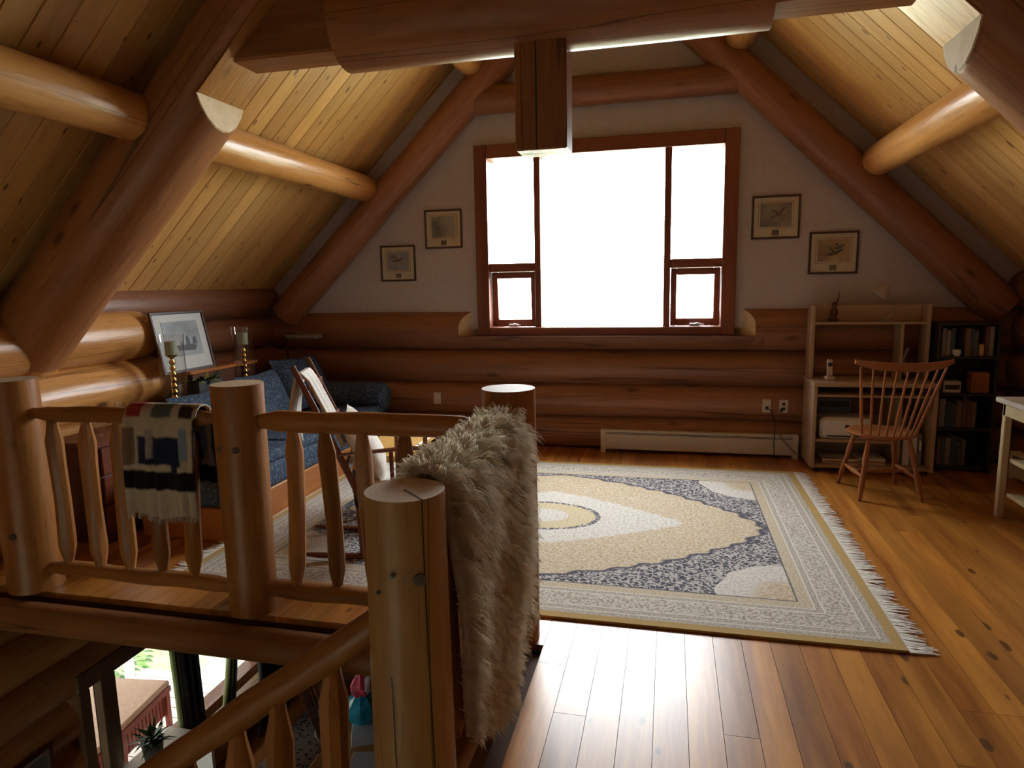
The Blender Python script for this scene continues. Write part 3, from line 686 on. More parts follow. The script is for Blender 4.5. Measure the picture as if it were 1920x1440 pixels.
def thP(u, v):
    y = -.18+.26*u+.01*math.sin(v*8)
    if v < .45: s = v/.45; x = -.235-.17*s+.036; z = .64+.39*s; x += .006*math.sin(u*17)
    elif v < .58: a = (v-.45)/.13*math.pi; x = -.408+.026*math.cos(a); z = 1.03+.03*math.sin(a)
    else: s = (v-.58)/.42; x = -.436-.05*s-.02*math.sin(s*3); z = 1.03-.40*s; x += .012*s*math.sin(u*14)
    return Vector((x, y, z))
o = MB().grid(thP, 20, 30).obj('cloth', CLO, th, True); m_ = o.modifiers.new('t', 'SOLIDIFY'); m_.thickness = .014
def cushion_mb(w, h, th, n=14, pinch=.12):
    mb = MB()
    for sg in (1, -1):
        def P(u, v):
            a, b = u*2-1, v*2-1; e = max(0, (1-abs(a)**2.6)*(1-abs(b)**2.6)); k = 1-pinch*(abs(a*b)) * 0
            px = 1-.07*(1-abs(b))*abs(a); py = 1-.07*(1-abs(a))*abs(b)
            return Vector((a*w/2*px, b*h/2*py, sg*th/2*e**.55))
        mb.grid(P, n, n)
    return mb
cu = thing('cushion', 'ivory square cushion on the rocking chair seat', 'cushion', (-1.60, 3.46, 0), math.radians(20))
cushion_mb(.42, .40, .14).obj('cover', CLO, cu, True, 80, TR(-.10, -.02, .62) @ RY(62) @ RZ(8))

# ============================================================ DAYBED
qt = NT('blue_quilt'); qv = qt.coords(); qd = qt.vor(qv, 46); qn = qt.noise(qv, 3, 3)
qc = qt.mix(qt.ss(qd, .25, .5), (.105, .145, .205), (.045, .065, .10)); qc = qt.mix(qt.math('MULTIPLY', qt.ss(qn, .5, .8), .4), qc, (.16, .22, .30)); qt.bump(qd, .5, .008); QUILT = qt.out(qc, .85, .15)
db = thing('daybed', 'blue quilted daybed with orange wooden frame along the left wall', 'daybed', (-2.95, 4.55, 0))
MB().box(.37, .405, -1.25, 1.22, .03, .205, .006).obj('front_rail', ORWOOD['y'], db); MB().box(.378, .40, -1.25, 1.22, .0, .095, .004).obj('drawer_front', ORWOOD['y'], db)
MB().box(-.22, .37, -1.25, -1.2, .0, .2, .006).obj('end_panel', ORWOOD['x'], db); MB().box(-.22, .37, 1.17, 1.22, .0, .2, .006).obj('end_panel', ORWOOD['x'], db); MB().box(-.22, .37, -1.2, 1.17, .12, .18).obj('slat_base', ORWOOD['y'], db)
def soft_box(x0, x1, y0, y1, z0, z1, n=10, r=.05, seed=0, amp=.012):
    bm = bmesh.new(); bmesh.ops.create_cube(bm, size=1)
    for v in bm.verts: v.co = Vector(((x0+x1)/2+v.co.x*(x1-x0), (y0+y1)/2+v.co.y*(y1-y0), (z0+z1)/2+v.co.z*(z1-z0)))
    bmesh.ops.bevel(bm, geom=bm.edges[:], offset=r, segments=3, affect='EDGES', profile=.6)
    bmesh.ops.subdivide_edges(bm, edges=[e for e in bm.edges if e.calc_length() > .25], cuts=n, use_grid_fill=True)
    for v in bm.verts: v.co.z += amp*noise.noise(Vector((v.co.x*4+seed, v.co.y*4, v.co.z*4))); v.co.x += amp*.6*noise.noise(Vector((v.co.x*3, v.co.y*5+seed, 7)))
    bm.verts.index_update(); mb = MB().add([v.co for v in bm.verts], [tuple(v.index for v in f.verts) for f in bm.faces]); bm.free(); return mb
soft_box(-.20, .40, -1.22, 1.18, .19, .36, seed=1).obj('mattress', QUILT, db, True, 60)
for y0, y1 in ((-1.2, -.42), (-.41, .38), (.39, 1.16)): soft_box(-.19, .39, y0, y1, .35, .435, 8, .035, seed=y0).obj('seat_cushion', QUILT, db, True, 60)
pillg = 'blue pillows on the daybed'
def pillow(loc, rx, ry, rz, w, h, th_, label):
    p = thing('pillow', label, 'pillow', loc, math.radians(rz), pillg); cushion_mb(w, h, th_, 16).obj('cover', QUILT, p, True, 80, RX(rx) @ RY(ry)); return p
pillow((-3.22, 4.05, .55), 0, 72, 0, .5, .62, .17, 'blue pillow on the daybed beside the blanket and candlesticks')
pillow((-3.20, 4.74, .60), 0, 68, 4, .5, .62, .17, 'blue quilted pillow in the middle of the daybed back')
pillow((-3.22, 5.34, .67), 0, 64, -10, .5, .6, .18, 'dark blue pillow in the far corner of the daybed')
bs = thing('bolster', 'long slate blue bolster on the daybed end by the log wall', 'bolster', (-2.93, 5.60, .51))
MB().lathe([(.0, -.42), (.10, -.415), (.128, -.38), (.132, -.2), (.13, 0), (.133, .2), (.128, .36), (.10, .40), (.0, .405)], 22, close=False).obj('cover', QUILT, bs, True, 60, RY(90))
# low yellow coffee table
ct = thing('coffee_table', 'low yellow pine table with black turned legs beyond the rocking chair', 'table', (-1.90, 4.06, 0))
MB().box(-.10, .27, -.32, .40, .415, .455, .008).obj('tabletop', YEWOOD['y'], ct); MB().box(-.07, .23, -.28, .36, .34, .415, .004).obj('apron', YEWOOD['y'], ct)
for sx in (-.05, .21):
    for sy in (-.26, .34): MB().lathe([(.016, 0), (.024, .03), (.014, .07), (.028, .12), (.03, .2), (.016, .26), (.028, .3), (.03, .345)], 12).obj('leg', BLACK, ct, True, 50, TR(sx, sy, 0))
ip = thing('iron_ornament', 'black openwork iron ornament standing at the yellow table edge', 'ornament', (-1.56, 4.52, 0))
MB().lathe([(.07, 0), (.075, .01), (.02, .03)], 14).obj('base', BLACK, ip, True); MB().tube([(0, 0, .02), (0, 0, .45)], .008, 6).obj('stem', BLACK, ip)
for i in range(5):
    z = .22+.05*i; MB().tube([(.05*math.cos(a)*(1-.1*i), .02*math.sin(a), z+.03*math.sin(a)) for a in [k*math.pi/6 for k in range(13)]], .006, 5).obj('scroll', BLACK, ip, True)

# ============================================================ DRESSER AND CONSOLE
ds = thing('dresser', 'dark wooden chest of drawers behind the left railing', 'dresser', (-3.44, 3.10, 0))
MB().box(-.17, .17, .02, .62, .04, .60).obj('body', DKWOOD['z'], ds); MB().box(-.19, .20, 0, .64, .60, .63, .006).obj('top', REDWOOD['y'], ds)
MB().box(-.17, .17, .03, .61, 0, .04).obj('plinth', DKWOOD['y'], ds)
for i in range(3):
    z = .07+.178*i; d = MB().box(.17, .188, .04, .60, z, z+.165, .004).obj('drawer', REDWOOD['y'], ds)
    for yy in (.18, .46): MB().lathe([(.018, 0), (.018, .004), (.008, .006), (.008, .016), (.014, .022), (.0, .028)], 14, close=False).obj('knob', BRASS, d, True, 40, TR(.188, yy, z+.085) @ RY(90))
cs = thing('console_shelf', 'low wooden shelf unit behind the daybed carrying picture and candles', 'shelf', (-3.52, 4.5, 0))
MB().box(-.12, .12, -.72, .75, .60, .64, .005).obj('top', DKWOOD['y'], cs)
for y in (-.7, .0, .71): MB().box(-.11, .11, y, y+.03, 0, .60).obj('upright', DKWOOD['z'], cs)
MB().box(-.12, -.10, -.7, .73, 0, .6).obj('back_panel', DKWOOD['y'], cs)
bxo = thing('wooden_box', 'brown wooden box under the leaning boat picture', 'box', (-3.56, 4.62, .64))
MB().box(-.07, .07, -.40, .42, 0, .24, .006).obj('body', DKWOOD['y'], bxo); MB().box(-.08, .085, -.41, .43, .24, .265, .004).obj('lid', ORWOOD['y'], bxo)
CANDLE = plain('sage_candle', (.30, .36, .22), .5, .06)
def candle(loc, label):
    c = thing('candlestick', label, 'candlestick', loc, 0, 'hurricane candlesticks')
    pr = [(.05, 0), (.052, .012), (.02, .03)]
    for i in range(8): z = .04+i*.043; pr += [(.011, z), (.021, z+.014), (.021, z+.028), (.011, z+.04)]
    pr += [(.012, .39), (.035, .405), (.042, .415), (.0, .416)]
    MB().lathe(pr, 16, close=False).obj('stem', BRASS, c, True, 70); MB().lathe([(.0, .416), (.040, .416), (.041, .51), (.034, .514), (0, .512)], 18, close=False).obj('candle', CANDLE, c, True, 50)
    MB().lathe([(.075, .06), (.088, .16), (.09, .3), (.085, .45), (.092, .56)], 26, close=False).obj('hurricane_glass', CLEAR, c, True, 80)
candle((-3.46, 4.02, .64), 'brass candlestick in hurricane glass, in front of the boat picture'); candle((-3.47, 4.86, .64), 'brass candlestick in hurricane glass, right of the boat picture')
LEAF = {k: plain('leaf_'+k, c, .5, .25, 8) for k, c in dict(dark=(.025, .055, .02), mid=(.07, .15, .04), yel=(.38, .33, .06), vivid=(.22, .38, .08)).items()}  # leaf greens and yellow, dark to vivid
def leaf_mb(mb, base, d, L, w, droop=.3):
    d = Vector(d).normalized(); s = d.cross(Vector((0, 0, 1)))
    s = (s.normalized() if s.length > 1e-3 else Vector((1, 0, 0)))
    pts = [base+d*L*q+Vector((0, 0, -droop*L*q*q)) for q in (0, .3, .65, 1)]; ws = (.15*w, w, .8*w, .02*w); b = []
    for p, ww in zip(pts, ws): b += [p-s*ww, p+Vector((0, 0, -.15*ww)), p+s*ww]
    mb.add(b, [f for i in range(3) for f in ((i*3, i*3+1, i*3+4, i*3+3), (i*3+1, i*3+2, i*3+5, i*3+4))])
def plant(name, label, loc, potmat, pr, nl, L, w, up, mats, seed, box=None):
    p = thing(name, label, 'plant', loc); rnd = random.Random(seed)
    if box: MB().box(-box[0], box[0], -box[1], box[1], 0, box[2], .006).obj('planter', potmat, p); h = box[2]
    else: h = pr; MB().lathe([(pr*.38, 0), (pr*.5, pr*.95), (pr*.53, pr), (pr*.45, pr), (pr*.42, pr*.85), (0, pr*.85)], 18, close=False).obj('pot', potmat, p, True, 50)
    for i in range(nl):
        a = rnd.uniform(0, 6.283); e = rnd.uniform(up*.3, up); mb = MB(); sp_ = (box[0]*.6, box[1]*.9) if box else (pr*.25, pr*.25)
        leaf_mb(mb, Vector((rnd.uniform(-1, 1)*sp_[0], rnd.uniform(-1, 1)*sp_[1], h*.9)), (math.cos(a), math.sin(a), e), L*rnd.uniform(.6, 1.1), w*rnd.uniform(.7, 1.2), rnd.uniform(.2, .7))
        mb.obj('leaf', mats[i % len(mats)], p, True)
    return p
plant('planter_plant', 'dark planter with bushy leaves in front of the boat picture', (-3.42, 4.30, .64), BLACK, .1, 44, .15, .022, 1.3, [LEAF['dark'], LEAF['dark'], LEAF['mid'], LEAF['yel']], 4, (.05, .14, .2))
cb = thing('crystal_bowl', 'cut glass bowl on the dark dresser top', 'bowl', (-3.42, 3.28, .63))
crys = glass_mat('cut_glass', (.88, .9, .9), 2.2, .08)
mb = MB().lathe([(.03, .0), (.045, .004), (.02, .02), (.03, .03), (.07, .07), (.085, .12), (.088, .15)], 24, close=False)
for i, v in enumerate(mb.v): k = 1+.035*(1 if i % 2 else -1); v.x *= k; v.y *= k
mb.obj('bowl', crys, cb)
gv_ = thing('wine_glass', 'clear stemmed glass beside the cut glass bowl', 'glass', (-3.40, 3.46, .63))
MB().lathe([(.03, 0), (.03, .003), (.005, .01), (.004, .08), (.012, .09), (.032, .12), (.034, .15), (.028, .19)], 20, close=False).obj('glass', CLEAR, gv_, True)

# ============================================================ PICTURES
def print_mat(name, c1, c2, c3, sc, seed):
    q = NT(name); v = q.coords(loc=(seed, seed*2, 0)); n = q.noise(v, sc, 4, .6, .5); return q.out(q.ramp(n, (.36, c1), (.5, c2), (.64, c3)), .35)
MATB = plain('cream_mat', (.60, .52, .41), .7, .03); LINE = plain('gold_line', (.33, .20, .09), .5)
def picture(name, label, M, w, h, fw, fmat, pr, motif, margin=(.05, .048, .088), caption=True, group=None, mot=None, matm=None):
    p = thing(name, label, 'picture', (0, 0, 0), 0, group); p.matrix_local = M   # local x right, z up, -y towards the room
    for a, b, c, d in ((-w/2, w/2, h/2-fw, h/2), (-w/2, w/2, -h/2, -h/2+fw), (-w/2, -w/2+fw, -h/2+fw, h/2-fw), (w/2-fw, w/2, -h/2+fw, h/2-fw)): MB().box(a, b, -.02, .0, c, d, .003).obj('frame_bar', fmat, p)
    MB().box(-w/2+fw, w/2-fw, -.010, -.002, -h/2+fw, h/2-fw).obj('mat', matm or MATB, p)
    mx, mt, mb_ = margin; x1 = w/2-mx; z1 = h/2-mt; z0 = -h/2+mb_
    if caption: MB().box(-x1, x1, -.0115, -.0095, z0, z1).obj('mat_line', LINE, p); MB().box(-x1+.005, x1-.005, -.0122, -.0100, z0+.005, z1-.005).obj('inner_mat', matm or MATB, p)
    g = .016 if caption else 0
    MB().box(-x1+g, x1-g, -.0130, -.0105, z0+g*.8, z1-g*.8).obj('print', pr, p)
    if caption:
        cp = MB().box(-.028, .028, -.0115, -.0095, -h/2+.03, -h/2+.075).obj('caption', plain('caption_grey', (.24, .19, .15), .7), p)
        for i in range(3): MB().box(-.022, .022, -.0122, -.0112, -h/2+.040+.011*i, -h/2+.044+.011*i).obj('caption_line', plain('caption_ink', (.12, .09, .07), .7), cp)
    if mot:
        for poly in mot: MB().prism(poly, -.0138, -.0128).obj('print_motif', motif, p)
    MB().box(-w/2+fw, w/2-fw, -.0165, -.0155, -h/2+fw, h/2-fw).obj('glazing', GLASS, p)
def bird(cx, cz, s, rot=0, flip=1):
    pts = [(-.5, .02), (-.25, .1), (0, .08), (.2, .18), (.42, .22), (.5, .16), (.34, .08), (.15, -.04), (-.1, -.08), (-.3, -.04)]
    wing = [(-.05, .06), (-.25, .42), (-.12, .40), (.1, .08)]; c, n = math.cos(rot), math.sin(rot)
    return [[(cx+flip*(a*c-b*n)*s, cz+(a*n+b*c)*s) for a, b in P] for P in (pts, wing)]
PF = plain('dark_picture_frame', (.06, .028, .025), .4, .1)
duck = plain('print_ink', (.13, .10, .09), .6, .4, 60); YP = 5.985
def PM(x, z): return TR(x, YP, z)
picture('framed_print', 'small framed bird print, lowest left of the window', PM(-2.52, 1.728), .352, .335, .016, PF, print_mat('print_a', (.20, .23, .33), (.30, .30, .36), (.38, .28, .20), 7, 1), duck, group='framed prints on the gable wall', mot=bird(-.01, .02, .13)+bird(-.05, .055, .08, .4))
picture('framed_print', 'small framed grey landscape print, just left of the window', PM(-2.055, 2.03), .362, .352, .016, PF, print_mat('print_b', (.16, .16, .15), (.26, .25, .22), (.40, .37, .31), 6, 3), duck, group='framed prints on the gable wall', mot=bird(-.06, .0, .07))
picture('framed_print', 'small framed print of a flying bird, just right of the window', PM(.845, 2.018), .378, .352, .016, PF, print_mat('print_c', (.10, .09, .13), (.20, .18, .17), (.32, .26, .18), 5, 6), duck, group='framed prints on the gable wall', mot=bird(.02, .02, .15, .45))
picture('framed_print', 'small framed tan print with birds, farthest right by the rafter', PM(1.30, 1.715), .375, .342, .016, PF, print_mat('print_d', (.26, .19, .14), (.44, .30, .15), (.52, .40, .25), 6, 9), duck, group='framed prints on the gable wall', mot=bird(.0, -.01, .15, .1)+bird(.04, .04, .1, .2))
GREYP = print_mat('print_boat', (.26, .28, .28), (.36, .38, .38), (.46, .48, .47), 4, 12)
BS = 1.2
boat = [[(-.10, -.03), (-.085, -.065), (.06, -.07), (.085, -.045), (.06, -.03)], [(-.01, -.03), (0, .02), (.02, .03), (.03, -.03)], [(.05, -.03), (.06, .01), (.085, .02), (.095, -.03)], [(-.06, -.03), (-.05, -.005), (-.04, -.03)]]
boat = [[(a*BS+.03, b*BS+.01) for a, b in P_] for P_ in boat]
picture('leaning_picture', 'white matted picture of a rowing boat leaning on the log wall', TR(-3.60, 4.31, 1.125) @ RZ(90) @ RX(-11), .56, .46, .02, PF, GREYP, plain('boat_ink', (.10, .11, .11), .6), (.09, .075, .12), False, None, boat, plain('white_mat', (.68, .68, .64), .7, .02))
# ============================================================ COMPUTER DESK CORNER
LAMX = wood('desk_laminate_x', (.44, .31, .20), (.38, .26, .16), 'x', .45, 0, 1.5, var=.05)
dk = thing('computer_desk', 'beige laminate computer desk with hutch against the log wall', 'desk', (1.10, 5.47, 0))
def P(name, x0, x1, y0, y1, z0, z1, m=None, bev=.004): return MB().box(x0, x1, y0, y1, z0, z1, bev).obj(name, m or LAM, dk)
DW, DD = .87, .40
P('side_panel', 0, .03, 0, DD, .03, .68); P('side_panel', DW-.03, DW, 0, DD, .03, .68); P('desktop', -.005, DW+.005, -.01, DD, .68, .712, LAMX, .006)
P('bottom_shelf', .03, DW-.03, 0, DD, .035, .06, LAMX); P('middle_shelf', .03, .62, .03, DD, .235, .258, LAMX); P('keyboard_tray', .03, DW-.03, .0, DD-.1, .60, .618, LAMX); P('divider', .62, .64, .03, DD, .06, .60)
P('back_panel', .03, DW-.03, DD-.012, DD-.004, .06, .40)
for x in (.03, DW-.07):
    for y in (.03, DD-.06): MB().lathe([(.018, 0), (.02, .03)], 12).obj('caster', BLACK, dk, True, 40, TR(x+.02, y, 0))
HY0 = .23
P('hutch_side', .005, .035, HY0, DD, .712, 1.30); P('hutch_side', DW-.035, DW-.008, HY0, DD, .712, 1.30); P('hutch_shelf', .035, DW-.035, HY0, DD, 1.145, 1.165, LAMX); P('hutch_back_rail', .035, DW-.035, DD-.03, DD-.012, 1.165, 1.295, LAMX); P('hutch_divider', .655, .68, HY0, DD, .712, 1.145)
ps = thing('printer', 'white printer on the lower desk shelf', 'printer', (1.27, 5.52, .258))
MB().box(-.10, .27, .0, .28, 0, .165, .018).obj('body', WHITE, ps); MB().box(.08, .11, -.003, .002, .09, .115, .001).obj('badge', DARK, ps); MB().box(-.07, .24, .02, .2, .165, .172, .002).obj('lid', CREAM, ps); MB().box(-.05, .22, -.004, .0, .02, .03).obj('paper_slot', DARK, ps)
sc_ = thing('grey_box', 'grey equipment box standing behind the printer on desk', 'box', (1.28, 5.80, .258))
MB().box(-.10, .16, -.08, .04, 0, .3, .006).obj('case', plain('grey_plastic', (.10, .10, .12), .5), sc_); MB().box(-.08, .14, -.083, -.078, .22, .27).obj('vent', DARK, sc_)
def papers(loc, w, d, n, label, rz=0):
    p = thing('paper_stack', label, 'papers', loc, rz)
    for i in range(n): MB().box(-w/2, w/2, -d/2, d/2, .012*i, .012*i+.010, .001).obj('sheet_bundle', [CREAM, ORWOOD['x'], WHITE][i % 3], p, M=RZ((i*37) % 9-4))
papers((1.33, 5.62, .06), .26, .2, 3, 'small stack of papers at the bottom left of the desk'); papers((1.56, 5.64, .06), .2, .2, 4, 'pale stack of papers at the bottom middle of the desk')
for i, (x, h, w, m) in enumerate(((1.775, .28, .05, WHITE), (1.835, .27, .04, CREAM), (1.88, .25, .03, plain('binder_grey', (.2, .2, .22), .5)))):
    b = thing('binder', ['white binder', 'cream binder', 'slim grey binder'][i]+' upright in the right desk compartment', 'binder', (x, 5.55, .06)); MB().box(0, w, 0, .22, 0, h, .004).obj('cover', m, b); MB().box(w*.25, w*.75, -.002, .0, h*.5, h*.8).obj('spine_label', WHITE, b)
ph = thing('cordless_phone', 'white cordless phone upright in its cradle on the desk', 'phone', (1.245, 5.63, .712))
PHW = plain('phone_plastic', (.55, .46, .40), .45, .03)
MB().box(-.035, .035, -.045, .045, 0, .03, .010).obj('cradle', PHW, ph); MB().box(-.022, .022, -.012, .014, .025, .165, .008).obj('handset', PHW, ph, M=RX(-8)); MB().box(-.016, .016, -.0135, -.0115, .105, .135, .001).obj('display', DARK, ph, M=RX(-8))
dl = thing('desk_lamp', 'silver desk lamp with cone shade on top of the hutch', 'lamp', (1.665, 5.78, 1.165))
MB().lathe([(.07, 0), (.072, .008), (.03, .016), (.0, .018)], 24, close=False).obj('base', SILVER, dl, True, 50); MB().tube([(0, 0, .015), (.055, 0, .09), (.045, 0, .19), (-.01, 0, .275)], .0055, 8).obj('arm', SILVER, dl, True)
MB().lathe([(.012, 0), (.02, .012), (.065, .095), (.061, .095), (.0, .02)], 22, close=False).obj('shade', plain('lamp_shade_metal', (.6, .56, .5), .3, .05, metal=.4), dl, True, 50, TR(-.0, 0, .285) @ RY(215)); 
on = thing('wooden_figurine', 'small brown figurine on the left of the hutch shelf', 'figurine', (1.29, 5.80, 1.165))
MB().lathe([(.035, 0), (.038, .01), (.02, .03), (.03, .07), (.022, .1), (.014, .115), (.022, .14), (.0, .16)], 14, close=False).obj('body', DKWOOD['z'], on, True, 60); MB().tube([(.01, 0, .14), (.03, 0, .19), (.028, 0, .235)], [.008, .006, .003], 6).obj('plume', DKWOOD['z'], on, True)
hs_ = thing('curved_handset', 'grey curved handset leaning in the right hutch compartment', 'handset', (1.82, 5.72, .712))
MB().tube([(0, 0, 0), (-.03, 0, .08), (-.03, 0, .17), (0, 0, .25)], [.016, .012, .012, .016], 8).obj('handle', plain('handset_grey', (.16, .16, .17), .4), hs_, True); MB().box(-.03, .03, -.02, .02, 0, .04, .008).obj('stand', DARK, hs_)
# bookcase
bk = thing('bookcase', 'black low bookcase between desk and right wall', 'bookcase', (1.99, 5.62, 0))
BKW = plain('black_stained_wood', (.022, .016, .013), .45, .2)
for x in (0, .40): MB().box(x, x+.02, 0, .27, 0, 1.16, .003).obj('side', BKW, bk)
for z in (.03, .33, .60, .885, 1.14): MB().box(.02, .40, 0, .27, z, z+.02, .003).obj('shelf', BKW, bk)
MB().box(.02, .4, .255, .265, .05, 1.14).obj('back', BKW, bk)
rnd = random.Random(12); BC = [plain('book_%d' % i, c, .6, .1) for i, c in enumerate(((.14, .06, .05), (.09, .10, .11), (.30, .25, .20), (.06, .08, .10), (.20, .13, .08), (.26, .24, .21)))]
BN = ['dark red', 'slate grey', 'cream', 'blue grey', 'brown', 'off-white']
BCOUNT = {}; ORD = 'first second third fourth fifth sixth seventh eighth ninth tenth eleventh twelfth'.split()
def books(z, xs, sname):
    x = xs[0]; i = 0
    while x < xs[1]:
        w = rnd.uniform(.022, .042); h = rnd.uniform(.17, .235); k = rnd.randrange(6)
        b = thing('book', 'upright book on the %s shelf of the black bookcase' % sname, 'book', (x, 5.66, z), 0, 'books on the %s shelf' % sname); BCOUNT[sname] = BCOUNT.get(sname, 0)+1; b['label'] = '%s upright book, %s from the left on the %s bookcase shelf' % (BN[k], ORD[BCOUNT[sname]-1], sname)
        MB().box(0, w-.002, 0, .16, 0, h, .002).obj('cover', BC[k], b); MB().box(.003, w-.005, .002, .162, .003, h+.0005).obj('pages', CREAM, b); x += w; i += 1
books(.905, (2.03, 2.12), 'top'); books(.905, (2.19, 2.255), 'top'); books(.905, (2.325, 2.36), 'top'); books(.35, (2.02, 2.30), 'second lowest'); books(.05, (2.05, 2.25), 'bottom')
for i, (x, z, w, h, m, lab) in enumerate(((2.13, .905, .05, .05, CREAM, 'small cream pot on the top bookcase shelf'), (2.285, .905, .03, .09, YEWOOD['z'], 'small tan box on the top bookcase shelf'), (2.06, .62, .12, .09, PHW, 'pale clock radio on the middle bookcase shelf'), (2.25, .62, .12, .16, CHW['z'], 'brown wooden box on the middle bookcase shelf'))):
    b = thing('shelf_box' if i else 'small_pot', lab, 'box' if i else 'pot', (x, 5.65, z))
    if i: MB().box(0, w, 0, .1, 0, h, .006).obj('body', m, b); MB().box(.01, w-.01, -.002, 0, h*.3, h*.7, .0005).obj('face', DARK if i == 2 else m, b)
    else: MB().lathe([(.018, 0), (.03, .02), (.028, .05), (.022, .05), (.0, .045)], 14, close=False).obj('pot', m, b, True)
# baseboard heaters
def heater(label, loc, rz, L):
    h = thing('baseboard_heater', label, 'heater', loc, rz)
    MB().box(0, L, -.065, 0, .03, .205, .004).obj('cover', CREAM, h); MB().box(-.0, .045, -.068, 0, 0, .207, .003).obj('end_cap', CREAM, h); MB().box(L-.045, L, -.068, 0, 0, .207, .003).obj('end_cap', CREAM, h)
    MB().box(.05, L-.05, -.0665, -.06, .168, .174).obj('slot', DARK, h); MB().box(.05, L-.05, -.0665, -.06, .180, .185).obj('slot', DARK, h)
heater('long cream baseboard heater under the window', (-.585, 5.90, 0), 0, 1.66); heater('cream baseboard heater on the dark right wall', (2.565, 5.55, 0), math.radians(-90), 1.9)
def outlet(label, x, z, kind):
    o = thing('wall_outlet', label, 'outlet', (x, 5.897, z)); MB().box(-.036, .036, -.006, .004, -.057, .057, .003).obj('plate', PLW, o)
    for zz in (-.02, .02): MB().box(-.012, .012, -.0075, -.005, zz-.012, zz+.012, .003).obj('socket', CREAM if kind else DARK, o)
PLW = plain('outlet_plate', (.60, .52, .42), .4, .03)
outlet('cream wall outlet with a black cord, nearest the heater middle', .818, .443, 1); outlet('cream wall outlet beside the desk', .955, .443, 0); outlet('tan wall outlet on the log wall above the daybed end', -2.145, .45, 1)
pl = thing('power_cord', 'black cord hanging from the outlet to the floor', 'cord', (.818, 5.885, 0)); MB().tube([(0, 0, .43), (.04, -.01, .40), (.065, -.055, .3), (.06, -.06, .12), (.07, -.06, .02), (.1, -.05, .006)], .004, 6).obj('cable', BLACK, pl, True)
MB().box(-.012, .012, -.02, .0, .415, .44, .003).obj('plug', BLACK, pl)
p2_ = thing('power_cord', 'grey cord running from the outlet behind the desk', 'cord', (.955, 5.885, 0)); MB().tube([(-.02, 0, .41), (-.05, -.05, .3), (-.03, -.06, .2), (.06, -.07, .09), (.14, -.06, .03), (.2, -.05, .01)], .004, 6).obj('cable', plain('grey_cable', (.2, .16, .13), .5), p2_, True); MB().box(-.03, -.008, -.02, .0, .4, .425, .003).obj('plug', DARK, p2_)
# cream work table at right edge
tb = thing('work_table', 'cream painted table with lower shelf at the right edge', 'table', (2.02, 3.45, 0))
TBW = plain('cream_table_paint', (.56, .46, .26), .5, .06); TBT = plain('white_table_top', (.60, .55, .45), .45, .04)
MB().box(-.025, .48, -.03, 1.215, .725, .757, .006).obj('tabletop', TBT, tb); MB().box(.0, .03, .03, 1.16, .65, .725).obj('apron', TBW, tb); MB().box(.03, .43, 1.15, 1.18, .65, .725).obj('apron', TBW, tb)
for x in (0, .42):
    for y in (.0, 1.13): MB().box(x, x+.04, y, y+.04, 0, .725, .004).obj('leg', TBW, tb)
for z in (.14, .36): MB().box(.04, .42, .04, 1.12, z, z+.025, .003).obj('shelf', TBW, tb)
papers((2.24, 4.3, .165), .26, .3, 4, 'stack of papers on the lower shelf of the cream table')
pb = thing('paper_stack', 'stack of papers on the upper shelf of the cream table', 'papers', (2.2, 4.28, .385)); [MB().box(-.12, .12, -.15, .15, .012*i, .012*i+.01).obj('sheet_bundle', WHITE, pb, M=RZ(i*3)) for i in range(3)]
# floor lamp in the far corner
fp = thing('floor_lamp', 'slim dark floor lamp with flat shade in the far left corner', 'lamp', (-3.60, 5.72, 0))
MB().lathe([(.10, 0), (.1, .015), (.015, .03)], 20).obj('base', DARK, fp, True, 50); MB().tube([(0, 0, .02), (0, 0, 1.06)], .009, 8).obj('pole', DARK, fp, True); MB().tube([(0, 0, 1.05), (.05, -.05, 1.09), (.16, -.1, 1.085)], .007, 8).obj('arm', DARK, fp, True)
MB().box(.10, .42, -.18, -.06, 1.045, 1.085, .012).obj('shade', plain('lamp_shade_grey', (.22, .19, .17), .4), fp)

# ============================================================ LOWER LEVEL
ws = thing('window_bench', 'white bench below the lower window', 'bench', (-3.55, 3.9, -2.7)); MB().box(-.22, .2, -.45, .08, .80, .835, .006).obj('top', WHITE, ws)
for y in (-.42, .04): MB().box(-.2, .18, y, y+.03, 0, .8).obj('side', WHITE, ws)
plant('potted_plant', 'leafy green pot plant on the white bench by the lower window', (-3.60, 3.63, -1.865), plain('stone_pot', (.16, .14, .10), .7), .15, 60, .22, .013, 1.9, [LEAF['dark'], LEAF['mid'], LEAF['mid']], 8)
GRN = plain('green_curtain', (.16, .19, .06), .8, .15, 6); BLKC = plain('dark_curtain', (.025, .022, .022), .85, .25, 8)
def curtain(label, mat, y0, y1, z0, z1, n, x=-3.70, slant=0, pinch=.25):
    c = thing('curtain', label, 'curtain', (x, (y0+y1)/2, z0)); h = z1-z0; w = y1-y0
    def Q(u, v): return Vector((.03*math.sin(u*n*6.283)+.008*math.sin(v*5), (u-.5)*w*(1-pinch*math.sin(v*3.1))+slant*(1-v)*h, v*h))
    o = MB().grid(Q, n*8, 12).obj('cloth', mat, c, True); m = o.modifiers.new('t', 'SOLIDIFY'); m.thickness = .006
    MB().tube([(0, -w/2-.03, h+.01), (0, w/2+.03, h+.01)], .012, 8).obj('rod', BLACK, c, True)
curtain('green curtain beside the dark lower window post', GRN, 3.985, 4.075, -2.5, -1.12, 2); curtain('dark curtain covering the lower window post', BLKC, 4.03, 4.25, -2.5, -1.12, 3, -3.66, 0, .05); curtain('green curtain swept aside right of the lower window post', GRN, 4.70, 4.90, -2.2, -1.12, 3, -3.70, -.22)
curtain('wide black pleated curtain at the end of the lower window', BLKC, 4.88, 5.56, -2.6, -1.0, 6, -3.66)
DCH = {a: DKWOOD[a] for a in 'xyz'}
